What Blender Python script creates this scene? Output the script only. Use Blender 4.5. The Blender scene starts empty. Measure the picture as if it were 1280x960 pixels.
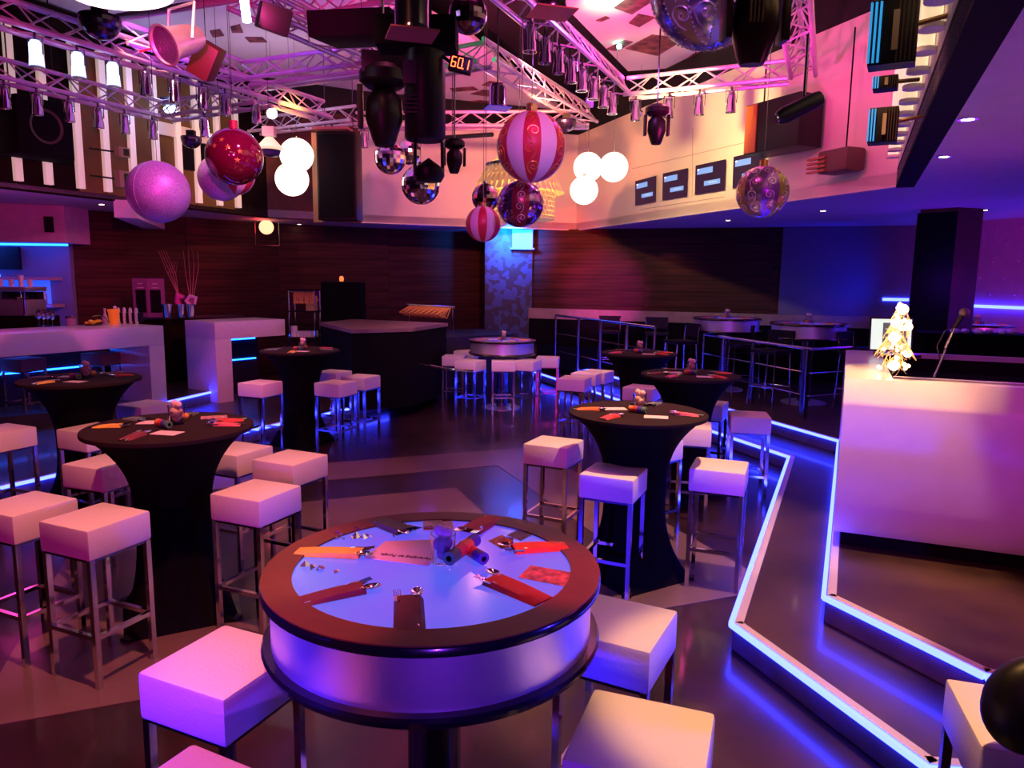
import bpy, bmesh, math, random
from mathutils import Vector, Matrix
random.seed(7)
S = bpy.context.scene
COL = S.collection
PI = math.pi

# ------------------------------------------------------------------ camera
FPX = 908.4; PITCH = math.radians(8.2023); ROLL = math.radians(-0.7188); CH = 1.98
cd = bpy.data.cameras.new('camera'); cam = bpy.data.objects.new('camera', cd); COL.objects.link(cam)
cd.sensor_width = 36; cd.lens = FPX / 1280 * 36; cd.clip_start = 0.02; cd.clip_end = 100
cam.matrix_world = Matrix.Translation((0, 0, CH)) @ Matrix.Rotation(PI/2 - PITCH, 4, 'X') @ Matrix.Rotation(-ROLL, 4, 'Z')
S.camera = cam

def ray(px, py):
    X = (px-640)/FPX; Y = (480-py)/FPX; c = math.cos(-ROLL); s = math.sin(-ROLL)
    X, Y = c*X - s*Y, s*X + c*Y
    return Vector((X, math.cos(PITCH)+Y*math.sin(PITCH), -math.sin(PITCH)+Y*math.cos(PITCH)))
def az(px, py, z):
    d = ray(px, py); return Vector((0, 0, CH)) + d*((z-CH)/d.z)
def ay(px, py, y):
    d = ray(px, py); return Vector((0, 0, CH)) + d*(y/d.y)

# ------------------------------------------------------------------ world, exposure
W = bpy.data.worlds.new('world'); S.world = W; W.use_nodes = True
W.node_tree.nodes['Background'].inputs[0].default_value = (0.40, 0.04, 0.45, 1)
W.node_tree.nodes['Background'].inputs[1].default_value = 0.010
S.view_settings.view_transform = 'Standard'; S.view_settings.look = 'None'
S.view_settings.exposure = 0.0; S.view_settings.gamma = 1.0; S.view_settings.use_curve_mapping = False

# ------------------------------------------------------------------ stage lights
def spot(name, loc, tgt, col, watt, ang=40, blend=.4, rad=.06):
    l = bpy.data.lights.new(name, 'SPOT'); l.energy = watt; l.color = col; l.spot_size = math.radians(ang); l.spot_blend = blend; l.shadow_soft_size = rad
    o = bpy.data.objects.new(name, l); COL.objects.link(o); o.location = loc
    o.rotation_euler = (Vector(tgt)-Vector(loc)).to_track_quat('-Z', 'Y').to_euler(); return o
def point(name, loc, col, watt, rad=.08):
    l = bpy.data.lights.new(name, 'POINT'); l.energy = watt; l.color = col; l.shadow_soft_size = rad
    o = bpy.data.objects.new(name, l); COL.objects.link(o); o.location = loc; return o
WARM = (1, .62, .32); PINK = (1, .22, .62); MAG = (.9, .10, .95); BLUE = (.10, .05, 1); VIO = (.45, .12, 1); RED = (1, .04, .05)
# tops of the seats: warm and rose light from above
spot('warm_spot', (.85, 1.75, 4.85), (.88, 1.95, .8), (1, .50, .16), 640, 19, .25)
spot('gold_spot', (-1.0, 2.6, 4.9), (-.78, 2.15, 1.1), (1, .52, .14), 260, 11, .6)
spot('warm_spot', (1.55, 4.0, 4.9), (1.1, 4.3, .5), (1, .48, .24), 1050, 50, .3)
spot('warm_spot', (-.9, 2.6, 4.9), (-2.5, 4.6, .5), (1, .27, .20), 800, 62, .5)
spot('rose_spot', (-1.7, 1.0, 4.9), (-.95, 2.0, .7), (1, .12, .22), 620, 22, .3)
spot('downlight_spot', (1.75, 2.0, 2.9), (1.55, 2.1, .8), (1, .50, .20), 50, 70, .5)
spot('rose_spot', (-.6, 4.4, 4.9), (-.7, 3.6, .6), (1, .14, .34), 90, 55, .4)
spot('rose_spot', (-3.6, 7.0, 4.6), (-2.4, 9.2, .6), (1, .35, .32), 240, 60, .5)
spot('rose_spot', (.2, 8.2, 4.7), (.1, 11.0, .6), (1, .45, .40), 400, 60, .5)
# fronts: magenta and violet light from behind the camera
spot('magenta_spot', (-2.2, -2.6, 2.6), (-2.1, 6.0, 1.0), (.90, .015, .50), 330, 46, .6)
spot('magenta_spot', (2.2, -2.6, 2.6), (1.4, 7.0, .9), (.62, .03, .72), 260, 30, .5)
spot('violet_spot', (.4, .5, 4.2), (.2, 11.0, .5), (.60, .14, .85), 600, 22, .6)
spot('violet_floor_spot', (.3, 4.2, 4.8), (.2, 7.6, 0), (.75, .04, .35), 170, 80, .7)
spot('blue_spot', (-3.6, -.2, 1.3), (-.9, 2.1, .7), (.02, .008, 1), 1300, 22, .4)
spot('blue_spot', (3.4, 1.2, 1.3), (.5, 2.2, .75), (.04, .02, 1), 260, 34, .4)
spot('red_spot', (1.25, 1.3, 2.85), (.14, 2.12, 1.1), (1, .02, .005), 260, 13, .3)
# bar fronts, booth
spot('pink_spot', (-1.2, 5.0, 4.3), (-4.6, 9.2, 1.0), (1, .11, .45), 460, 44, .5)
spot('booth_spot', (2.46, 4.32, 2.90), (2.48, 4.62, 1.4), (1, .55, .16), 120, 44, .06)
spot('pink_spot', (-.9, .6, 3.0), (2.5, 3.9, .8), (1, .06, .34), 190, 36, .5)
# walls of the gallery
spot('warm_wall_spot', (1.5, 7.9, 3.8), (2.55, 10.4, 4.05), (1, .60, .20), 520, 76, .9)
spot('peach_wall_spot', (.2, 8.4, 3.9), (.9, 14.4, 3.8), (1, .30, .14), 800, 62, .8)
spot('mauve_wall_spot', (-.8, 8.4, 3.9), (-1.9, 13.5, 3.8), (.9, .20, .20), 420, 56, .8)
spot('pink_wall_spot', (1.5, 6.0, 3.8), (3.6, 7.9, 3.8), (1, .03, .20), 130, 60, .8)
spot('gold_wall_spot', (-2.4, 8.6, 3.9), (-4.4, 11.7, 3.9), (1, .42, .06), 240, 50, .8)
for a_, b_ in ((-2.55, 3.75), (-2.35, 3.45), (-2.0, 3.3), (-1.8, 3.2), (-1.3, 3.6)):
    spot('mirror_ball_glint', (-1.4, 10.0, 3.9), (a_, 13.45, b_), (.55, .15, 1), 60, 3, .5, .02)
point('soffit_light', (3.6, 5.2, 1.9), (.50, .02, .7), 12, .3)
point('soffit_light', (2.9, 2.6, 1.9), (.9, .10, .55), 9, .3)
point('soffit_light', (5.4, 9.3, 2.0), (.16, .01, 1), 18, .3)
point('soffit_light', (-5.6, 8.0, 2.2), (1, .05, .4), 13, .3)
point('soffit_light', (-1.6, 13.6, 2.6), (.08, .02, 1), 5, .2)
spot('blue_wall_spot', (5.9, 11.6, 1.62), (5.3, 12.7, 2.1), (.01, .012, 1), 60, 110, .9)
spot('violet_wall_spot', (0.8, 10.8, 2.6), (1.7, 14, 1.8), (.8, .05, .5), 700, 32, .8)
spot('red_wall_spot', (0.7, 10.2, 2.85), (1.1, 14.3, 2.6), (1, .03, .01), 700, 24, .8)
spot('red_wall_spot', (-2.6, 8.0, 2.85), (-6.0, 12.0, 1.8), (1, .03, .01), 200, 34, .8)
# ceiling
spot('ceiling_spot', (1.9, 6.9, 3.3), (1.9, 7.4, 5.2), (1, .03, .40), 170, 165, .8)
spot('ceiling_spot', (1.3, 8.8, 4.3), (1.3, 9.0, 5.2), (1, .04, .40), 30, 160, .8)
spot('ceiling_spot', (-.6, 9.6, 3.9), (-.5, 10.0, 5.2), (1, .05, .24), 210, 150, .8)
spot('ceiling_spot', (-3.2, 7.0, 3.9), (-3.0, 7.4, 5.2), (.45, .06, 1), 130, 150, .8)
spot('ceiling_spot', (-1.2, 5.2, 3.9), (-1.3, 5.4, 5.2), (.9, .02, .35), 40, 150, .8)
spot('green_spot', (1.1, 8.4, 4.5), (1.05, 8.9, 5.2), (.02, 1, .35), 90, 50, .9)
spot('drum_spot', (.3, -1.8, 1.5), (-.2, 1.7, .95), (.22, .03, 1), 300, 24, .6)
spot('purple_wall_spot', (6.0, 6.5, 1.6), (7.6, 9.5, 2.0), (.9, .04, .6), 220, 60, .8)
spot('bloom_glow_spot', (-2.6, 9.0, 3.6), (-3.4, 12.7, 3.6), (1, .01, .02), 120, 30, .9)  # added lamp, imitates red lens bloom around the left globe pair
spot('rig_rose_spot', (-1.0, 2.2, 2.9), (-2.6, 5.8, 4.2), (1, .03, .30), 800, 60, .7)
spot('rig_green_spot', (-1.6, 6.6, 4.3), (-.8, 7.4, 4.3), (.02, 1, .25), 40, 70, .8)
spot('rig_orange_spot', (.6, 8.0, 3.6), (.6, 9.6, 4.3), (1, .16, .05), 120, 80, .8)

# ------------------------------------------------------------------ materials
MATS = {}
def nm(name):
    m = bpy.data.materials.new(name); m.use_nodes = True; MATS[name] = m
    return m, m.node_tree.nodes, m.node_tree.links, m.node_tree.nodes['Principled BSDF']
def mat(name, c, rough=.5, metal=0, var=0, vscale=8, bump=0, bscale=60, emis=None, estr=0, coat=0, alpha=None, trans=0, spec=None, stretch=None):
    if name in MATS: return MATS[name]
    m, N, L, B = nm(name)
    B.inputs['Base Color'].default_value = (*c, 1); B.inputs['Roughness'].default_value = rough; B.inputs['Metallic'].default_value = metal
    if coat: B.inputs['Coat Weight'].default_value = coat; B.inputs['Coat Roughness'].default_value = .08
    if trans: B.inputs['Transmission Weight'].default_value = trans
    if spec is not None: B.inputs['Specular IOR Level'].default_value = spec
    if emis: B.inputs['Emission Color'].default_value = (*emis, 1); B.inputs['Emission Strength'].default_value = estr
    tc = N.new('ShaderNodeTexCoord'); mp = N.new('ShaderNodeMapping'); L.new(tc.outputs['Object'], mp.inputs[0])
    if stretch: mp.inputs['Scale'].default_value = stretch
    if var:
        n = N.new('ShaderNodeTexNoise'); n.inputs['Scale'].default_value = vscale; n.inputs['Detail'].default_value = 5; L.new(mp.outputs[0], n.inputs[0])
        r = N.new('ShaderNodeValToRGB'); r.color_ramp.elements[0].position = .3; r.color_ramp.elements[1].position = .7
        r.color_ramp.elements[0].color = tuple(x*(1-var) for x in c)+(1,); r.color_ramp.elements[1].color = tuple(min(1, x*(1+var)) for x in c)+(1,)
        L.new(n.outputs[0], r.inputs[0]); L.new(r.outputs[0], B.inputs['Base Color'])
    if bump:
        n2 = N.new('ShaderNodeTexNoise'); n2.inputs['Scale'].default_value = bscale; n2.inputs['Detail'].default_value = 3; L.new(mp.outputs[0], n2.inputs[0])
        b = N.new('ShaderNodeBump'); b.inputs['Strength'].default_value = bump; b.inputs['Distance'].default_value = .01
        L.new(n2.outputs[0], b.inputs['Height']); L.new(b.outputs[0], B.inputs['Normal'])
    return m
def emi(name, c, s):
    if name in MATS: return MATS[name]
    m, N, L, B = nm(name)
    B.inputs['Base Color'].default_value = (*[x*.3 for x in c], 1); B.inputs['Emission Color'].default_value = (*c, 1); B.inputs['Emission Strength'].default_value = s
    return m

M_floor = mat('floor_vinyl', (.028, .012, .014), .28, var=.55, vscale=2.2, bump=.04, bscale=9, coat=.25)
M_floorlight = mat('floor_light', (.17, .105, .10), .32, var=.12, vscale=3, coat=.25)
M_step = mat('step_vinyl', (.055, .030, .022), .35, var=.5, vscale=2.0, coat=.2)
M_riser = mat('riser', (.11, .10, .13), .5, var=.2)
M_nose = mat('nosing', (.75, .70, .72), .3, .3)
M_led = emi('led_blue', (.02, .03, 1), 26)
M_ledc = emi('led_cyan', (.008, .09, 1), 12)
M_seat = mat('seat_leather', (.86, .78, .74), .42, bump=.12, bscale=90)
M_seatd = mat('seat_brown', (.24, .17, .15), .45, bump=.1, bscale=90)
M_chrome = mat('chrome', (.72, .72, .75), .12, 1)
M_chromed = mat('chrome_dark', (.20, .20, .23), .2, 1)
M_steel = mat('brushed_steel', (.80, .78, .80), .42, .9, bump=.03, bscale=30, stretch=(1, 1, 60))
M_cloth = mat('black_stretch_cloth', (.005, .004, .005), .85, bump=.05, bscale=200, spec=.06)
M_clothtop = mat('black_cloth_top', (.022, .010, .010), .8, bump=.1, bscale=220, spec=.2)
M_black = mat('black_plastic', (.006, .005, .007), .42, bump=.03, spec=.3)
M_blackm = mat('black_matte', (.005, .004, .006), .8, spec=.08)
M_rim = mat('brown_rim', (.19, .055, .020), .45, var=.12, vscale=5, spec=.3)
M_rimd = mat('rim_edge_black', (.008, .008, .012), .2, coat=.5)
M_white = mat('white_lacquer', (.82, .76, .76), .3, var=.03, coat=.3)
M_whitem = mat('white_matt', (.80, .74, .74), .5, var=.03)
M_cream = mat('cream_wall', (.80, .72, .62), .7, var=.05, vscale=1.5, bump=.03)
M_ceil = mat('ceiling_white', (.78, .72, .76), .8, var=.06, vscale=1.2)
M_dark = mat('dark_void', (.010, .007, .009), .9, var=.3)
M_gold = mat('gold_wall', (.15, .085, .03), .7, var=.25, vscale=1.5, spec=.1)
M_goldd = mat('dark_brown_and_shaded_gold', (.012, .006, .005), .8, var=.4, vscale=2, spec=.05)
M_wood = mat('brown_wood_wall', (.042, .009, .007), .65, var=.7, vscale=2.0, bump=.05, bscale=14, stretch=(.35, .35, 9), spec=.25)
M_ledge = mat('ledge_brown', (.30, .20, .17), .5, var=.15)
M_sof = mat('soffit_paint', (.62, .50, .62), .6, var=.05)
M_truss = mat('truss_alu', (.60, .48, .62), .34, .5, var=.1)
M_glow = emi('globe_glow', (1, .80, .68), 2.4)
M_warmglow = emi('warm_glow', (1, .55, .22), 14)
M_mirror = mat('mirror_tiles', (.85, .82, .88), .08, 1)
M_glass = mat('clear_glass', (.9, .9, .95), .03, trans=1)
M_purplewall = mat('tufted_purple', (.46, .20, .42), .55, var=.08)

def brick_led_top():
    m, N, L, B = nm('lit_table_top')
    tc = N.new('ShaderNodeTexCoord'); n = N.new('ShaderNodeTexNoise'); n.inputs['Scale'].default_value = 1.6; L.new(tc.outputs['Object'], n.inputs[0])
    r = N.new('ShaderNodeValToRGB'); r.color_ramp.elements[0].position = .35; r.color_ramp.elements[1].position = .68
    r.color_ramp.elements[0].color = (.14, .07, .95, 1); r.color_ramp.elements[1].color = (.05, .20, 1, 1)
    L.new(n.outputs[0], r.inputs[0]); L.new(r.outputs[0], B.inputs['Emission Color']); B.inputs['Emission Strength'].default_value = .80
    B.inputs['Base Color'].default_value = (.12, .09, .2, 1); B.inputs['Roughness'].default_value = .16
    return m
M_lit = brick_led_top()
M_litdim = mat('lit_table_top_dim', (.35, .25, .4), .15, emis=(.14, .06, .8), estr=.35)

def damask():
    m, N, L, B = nm('damask_paper')
    tc = N.new('ShaderNodeTexCoord'); v = N.new('ShaderNodeTexVoronoi'); v.feature = 'SMOOTH_F1'; v.inputs['Scale'].default_value = 7
    n = N.new('ShaderNodeTexNoise'); n.inputs['Scale'].default_value = 9; n.inputs['Detail'].default_value = 2
    L.new(tc.outputs['Object'], v.inputs[0]); L.new(tc.outputs['Object'], n.inputs[0])
    a = N.new('ShaderNodeMath'); a.operation = 'ADD'; L.new(v.outputs[0], a.inputs[0]); L.new(n.outputs[0], a.inputs[1])
    r = N.new('ShaderNodeValToRGB'); r.color_ramp.interpolation = 'CONSTANT'
    r.color_ramp.elements[0].color = (.022, .05, .16, 1); r.color_ramp.elements[1].position = .92; r.color_ramp.elements[1].color = (.012, .012, .03, 1)
    L.new(a.outputs[0], r.inputs[0]); L.new(r.outputs[0], B.inputs['Base Color']); B.inputs['Roughness'].default_value = .5
    return m
M_damask = damask()

def glitter(name, c, c2, scale=160, metal=.6, rough=.3):
    if name in MATS: return MATS[name]
    m, N, L, B = nm(name)
    tc = N.new('ShaderNodeTexCoord'); v = N.new('ShaderNodeTexVoronoi'); v.inputs['Scale'].default_value = scale; L.new(tc.outputs['Object'], v.inputs[0])
    r = N.new('ShaderNodeValToRGB'); r.color_ramp.elements[0].color = (*c, 1); r.color_ramp.elements[1].color = (*c2, 1)
    L.new(v.outputs['Color'], r.inputs[0]); L.new(r.outputs[0], B.inputs['Base Color'])
    b = N.new('ShaderNodeBump'); b.inputs['Strength'].default_value = .5; b.inputs['Distance'].default_value = .005
    L.new(v.outputs['Color'], b.inputs['Height']); L.new(b.outputs[0], B.inputs['Normal'])
    B.inputs['Metallic'].default_value = metal; B.inputs['Roughness'].default_value = rough
    return m
M_lilac = glitter('lilac_glitter', (.22, .24, .52), (.56, .56, .88), 170, .35, .45)

# ------------------------------------------------------------------ mesh builder
class MB:
    def __init__(s): s.v = []; s.f = []
    def add(s, vs, fs, M=None):
        k = len(s.v); s.v += [(M @ Vector(v)) if M else Vector(v) for v in vs]; s.f += [tuple(i+k for i in f) for f in fs]; return s
    def box(s, c, d, M=None, rz=0):
        x, y, z = d[0]/2, d[1]/2, d[2]/2
        vs = [(-x,-y,-z),(x,-y,-z),(x,y,-z),(-x,y,-z),(-x,-y,z),(x,-y,z),(x,y,z),(-x,y,z)]
        T = Matrix.Translation(c) @ Matrix.Rotation(rz, 4, 'Z')
        if M: T = M @ T
        return s.add(vs, [(3,2,1,0),(4,5,6,7),(0,1,5,4),(1,2,6,5),(2,3,7,6),(3,0,4,7)], T)
    def prism(s, pts, z0, z1):
        n = len(pts); a = sum(pts[i][0]*pts[(i+1)%n][1]-pts[(i+1)%n][0]*pts[i][1] for i in range(n))
        if a < 0: pts = pts[::-1]
        vs = [(p[0], p[1], z0) for p in pts]+[(p[0], p[1], z1) for p in pts]
        return s.add(vs, [tuple(range(n-1, -1, -1)), tuple(range(n, 2*n))]+[(i, (i+1)%n, n+(i+1)%n, n+i) for i in range(n)])
    def tube(s, pts, r, n=8, cap=True, M=None, closed=False):
        pts = [Vector(p) for p in pts]; rs = r if isinstance(r, (list, tuple)) else [r]*len(pts); vs = []; m = len(pts)
        up = None
        for i, p in enumerate(pts):
            if closed: t = pts[(i+1)%m]-pts[i-1]
            else: t = pts[min(i+1, m-1)]-pts[max(i-1, 0)]
            t.normalize()
            if up is None:
                up = Vector((0, 0, 1)) if abs(t.z) < .9 else Vector((1, 0, 0))
            a = t.cross(up)
            if a.length < 1e-5: a = t.cross(Vector((0, 1, 0)))
            a.normalize(); b = a.cross(t).normalized(); up = b
            for k in range(n):
                w = 2*PI*k/n; vs.append(p+(a*math.cos(w)+b*math.sin(w))*rs[i])
        fs = []
        for i in range(m if closed else m-1):
            for k in range(n):
                j = (i+1) % m
                fs.append((i*n+k, i*n+(k+1)%n, j*n+(k+1)%n, j*n+k))
        if cap and not closed: fs += [tuple(range(n-1, -1, -1)), tuple((m-1)*n+k for k in range(n))]
        return s.add(vs, fs, M)
    def lathe(s, prof, n=24, M=None, a0=0, a1=2*PI, sx=1, sy=1):
        full = abs(a1-a0-2*PI) < 1e-6; cols = n if full else n+1; vs = []; fs = []
        for r, z in prof:
            for k in range(cols):
                w = a0+(a1-a0)*k/n; vs.append((r*math.cos(w)*sx, r*math.sin(w)*sy, z))
        for i in range(len(prof)-1):
            for k in range(n):
                k2 = (k+1) % cols if full else k+1
                fs.append((i*cols+k, i*cols+k2, (i+1)*cols+k2, (i+1)*cols+k))
        return s.add(vs, fs, M)
    def sphere(s, c, r, n=16, m=10, M=None, sc=(1, 1, 1)):
        T = Matrix.Translation(c) @ Matrix.Diagonal((*sc, 1))
        if M: T = M @ T
        return s.lathe([(max(1e-4, r*math.sin(PI*i/m)), -r*math.cos(PI*i/m)) for i in range(m+1)], n, T)
    def grid(s, P, closed_u=False):
        n = len(P); m = len(P[0]); vs = [q for row in P for q in row]; fs = []
        for i in range(n if closed_u else n-1):
            for j in range(m-1):
                k = (i+1) % n; fs.append((i*m+j, k*m+j, k*m+j+1, i*m+j+1))
        return s.add(vs, fs)
    def mesh(s, name, mat, smooth=True, bevel=0):
        me = bpy.data.meshes.new(name); me.from_pydata([tuple(v) for v in s.v], [], s.f)
        bm = bmesh.new(); bm.from_mesh(me); bmesh.ops.remove_doubles(bm, verts=bm.verts, dist=1e-5)
        if bevel: bmesh.ops.bevel(bm, geom=list(bm.edges), offset=bevel, segments=2, affect='EDGES', profile=.6)
        bmesh.ops.recalc_face_normals(bm, faces=bm.faces)
        if smooth:
            for e in bm.edges: e.smooth = not (len(e.link_faces) == 2 and e.calc_face_angle(0) > math.radians(38))
            for f in bm.faces: f.smooth = True
        bm.to_mesh(me); bm.free(); me.materials.append(mat); return me
    def build(s, name, mat, parent=None, smooth=True, bevel=0, loc=None):
        o = bpy.data.objects.new(name, s.mesh(name, mat, smooth, bevel)); COL.objects.link(o)
        if parent: o.parent = parent
        if loc is not None: o.location = loc
        return o

def empty(name, loc, rz=0, label=None, cat=None, group=None, rot=None):
    o = bpy.data.objects.new(name, None); COL.objects.link(o); o.location = loc; o.rotation_euler = rot if rot else (0, 0, rz); o.empty_display_size = .1
    if label: o['label'] = label; o['category'] = cat
    if group: o['group'] = group
    return o
def tag(o, label, cat, group=None):
    o['label'] = label; o['category'] = cat
    if group: o['group'] = group
    return o
def struct(o): o['kind'] = 'structure'; return o
def obj(name, me, parent=None, M=None):
    o = bpy.data.objects.new(name, me); COL.objects.link(o)
    if parent: o.parent = parent
    if M is not None: o.matrix_local = M
    return o
def clone(root, loc, rz=None, rot=None, label=None, group=None):
    r = root.copy(); COL.objects.link(r); r.location = loc
    if rot is not None: r.rotation_euler = rot
    elif rz is not None: r.rotation_euler = (0, 0, rz)
    if label: r['label'] = label
    if group: r['group'] = group
    for ch in root.children:
        c = ch.copy(); COL.objects.link(c); c.parent = r
        for g in ch.children:
            d = g.copy(); COL.objects.link(d); d.parent = c
    return r
V = Vector

# ================================================================== SETTING
# floor
struct(MB().prism([(-12, -3), (12, -3), (12, 18), (-12, 18)], -.1, 0).build('floor', M_floor))
fl = bpy.data.objects['floor']
# concentric light bands of the dance floor
A1 = V((.93, .36)).normalized(); A2 = V((.36, -.93)).normalized()
c1 = V((-.52, 6.73)); 
def ringpt(c, d, w): return c + d*w
def inlay(pts, z=.004): return MB().prism([(p.x, p.y) for p in pts], 0.0, z).build('light_inlay', M_floorlight, fl)
Lx, Ly = 1.75, 1.55
inn = [c1, c1-A1*Lx, c1-A1*Lx+A2*Ly, c1+A2*Ly]
inlay(inn)
g1, g2 = .66, 1.34
o1 = [c1+(A1-A2)*g1, c1-A1*(Lx+g1)-A2*g1, c1-A1*(Lx+g1)+A2*(Ly+g1), c1+A1*g1+A2*(Ly+g1)]
o2 = [c1+(A1-A2)*g2, c1-A1*(Lx+g2)-A2*g2, c1-A1*(Lx+g2)+A2*(Ly+g2), c1+A1*g2+A2*(Ly+g2)]
for i in range(4):
    j = (i+1) % 4; inlay([o1[i], o1[j], o2[j], o2[i]])

# right-hand platform with two LED edged steps
Lp = [az(640, 455, .15), az(988, 571, .15), az(918, 780, .15), az(1162, 957, .15), az(1290, 968, .15)]
Up = [az(690, 449, .3), az(1050, 551, .3), az(1034, 746, .3), az(1232, 843, .3), az(1275, 851, .3), az(1380, 858, .3)]
lowpoly = [(p.x, p.y) for p in Lp]+[(9.5, Lp[-1].y), (9.5, 15.5), (Lp[0].x, 15.5)]
uppoly = [(p.x, p.y) for p in Up]+[(9.5, Up[-1].y), (9.5, 15.5), (Up[0].x, 15.5)]
st1 = struct(MB().prism(lowpoly, 0.0, .15).build('floor_step', M_step)); st2 = struct(MB().prism(uppoly, .15, .30).build('floor_platform', M_step))
def led_edge(pts, z, par, ins=.045, mled=None):
    pts = [V((p.x, p.y)) for p in pts]
    for a, b in zip(pts[:-1], pts[1:]):
        d = (b-a).normalized(); n = V((d.y, -d.x)); L = (b-a).length
        # outward side is where the camera stands
        mid = (a+b)/2
        ang = math.atan2(d.y, d.x)
        c = mid - n*(ins/2)
        MB().box((c.x, c.y, z+.004), (L, ins, .012), rz=ang).build('nosing', M_nose, par)
        c = mid + n*.004
        MB().box((c.x, c.y, z-.078), (L, .008, .125), rz=ang).build('riser_board', M_riser, par)
        c = mid + n*.018
        MB().box((c.x, c.y, z-.004), (L+.01, .024, .024), rz=ang).build('led_strip', mled or M_led, par)
led_edge(Lp, .15, st1); led_edge(Up, .30, st2)
# left-hand bar platform
LL = [V((-6.4, 2.0, 0)), az(0, 609, .15), az(352, 529, .15), az(484, 500, .15)]
lf = struct(MB().prism([(p.x, p.y) for p in LL]+[(-2.4, 13.0), (-11, 13.0), (-11, 2.0)], 0, .15).build('floor_step', M_step))
led_edge(LL[1:], .15, lf)
LU = [az(-60, 527, .3), az(203, 503.5, .3), az(262, 490, .3)]
lf2 = struct(MB().prism([(p.x, p.y) for p in LU]+[(-4.6, 13.0), (-11, 13), (-11, LU[0].y)], .15, .30).build('floor_platform', M_step))
led_edge(LU[1:], .30, lf2, ins=.03)

# walls under the gallery
ZS = 2.95
def wall(name, a, b, z0, z1, m, th=.12, par=None):
    a = V((a[0], a[1])); b = V((b[0], b[1])); d = (b-a).normalized(); n = V((-d.y, d.x)); mid = (a+b)/2
    if n.dot(mid-V((0, 6))) < 0: n = -n
    c = mid+n*th/2
    o = MB().box((c.x, c.y, (z0+z1)/2), ((b-a).length, th, z1-z0), rz=math.atan2(d.y, d.x)).build(name, m, par)
    return struct(o) if not par else o
WL0, WL1, WL2 = (-6.75, 11.3), (-4.4, 13.8), (-.62, 15.9)
wall('wall_left', WL0, WL1, 0, ZS, M_wood); wall('wall_back', WL1, WL2, 0, ZS, M_wood)
WB0, WB1 = (.36, 14.6), (6.75, 12.4)
wb = wall('wall_back', WB0, WB1, 0, ZS, M_wood)
# planks on the wooden walls: wide horizontal boards
def planks(a, b, z0, z1, n, par):
    a = V(a); b = V(b); d = (b-a).normalized(); nn = V((-d.y, d.x)); mid = (a+b)/2
    if nn.dot(mid-V((0, 6))) > 0: nn = -nn
    L = (b-a).length; cols = max(1, round(L/2.1)); h = (z1-z0)/n
    me = MB().box((0, 0, 0), (L/cols-.008, .016, h-.010)).mesh('plank', M_wood, False)
    for i in range(cols):
        for k in range(n):
            c = a+d*(L*(i+.5)/cols)+nn*(.006+.004*random.random())
            obj('plank', me, par, Matrix.Translation((c.x, c.y, z0+h*(k+.5))) @ Matrix.Rotation(math.atan2(d.y, d.x), 4, 'Z'))
ws = [o for o in bpy.data.objects if o.name.startswith('wall_')]
planks(WL0, WL1, .3, 2.94, 9, ws[0] if ws[0].name == 'wall_left' else bpy.data.objects['wall_left'])
planks(WL1, WL2, 0.1, 2.94, 9, bpy.data.objects['wall_back']); planks(WB0, WB1, .32, 2.94, 9, wb)
# blue damask pillar between them
pl = struct(MB().prism([(-.56, 14.45), (.37, 14.5), (.37, 15.4), (-.56, 15.4)], 0, ZS).build('wall_pillar', M_damask))
pn = MB().box((.17, 14.42, 2.75), (.40, .05, .38)).build('niche_frame', mat('pale_blue', (.25, .45, .8), .4), pl)
MB().box((.17, 14.40, 2.57), (.46, .14, .03)).build('niche_shelf', mat('pale_blue', (.25, .45, .8), .4), pl)
spot('pillar_spot', (-.1, 13.8, 2.80), (-.05, 14.9, 2.70), (.004, .15, 1), 420, 120, .9)
spot('pillar_spot', (-.1, 13.0, 1.9), (-.1, 14.5, 2.2), (.01, .03, 1), 30, 70, .9)
# ledge of the seating along the back wall
d = (V(WB1)-V(WB0)).normalized(); nrm = V((d.y, -d.x)); q0 = V(WB0)+nrm*.02; q1 = V(WB1)+nrm*.02
bench = empty('wall_bench', (0, 0, 0), 0, 'long wall bench with pale brown top ledge along the wooden back wall', 'bench')
MB().prism([(q0.x, q0.y), (q1.x, q1.y), (q1.x+nrm.x*.14, q1.y+nrm.y*.14), (q0.x+nrm.x*.14, q0.y+nrm.y*.14)], 1.22, 1.42).build('back_ledge', M_ledge, bench)
MB().prism([(q0.x, q0.y), (q1.x, q1.y), (q1.x+nrm.x*.1, q1.y+nrm.y*.1), (q0.x+nrm.x*.1, q0.y+nrm.y*.1)], .72, 1.22).build('backrest', M_blackm, bench)
MB().prism([(q0.x+.3, q0.y), (q1.x, q1.y), (q1.x+nrm.x*.55, q1.y+nrm.y*.55), (q0.x+.3+nrm.x*.55, q0.y+nrm.y*.55)], .30, .72).build('seat', M_blackm, bench)
pw0 = V(WB0)+d*((V((4.75, 0))-V(WB0)).x/d.x); pw = (pw0+V(WB1))/2+nrm*.03
MB().box((pw.x, pw.y, 1.62), ((V(WB1)-pw0).length, .03, 2.64), rz=math.atan2(d.y, d.x)).build('painted_panel', mat('painted_panel', (.12, .12, .16), .6), wb)
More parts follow.
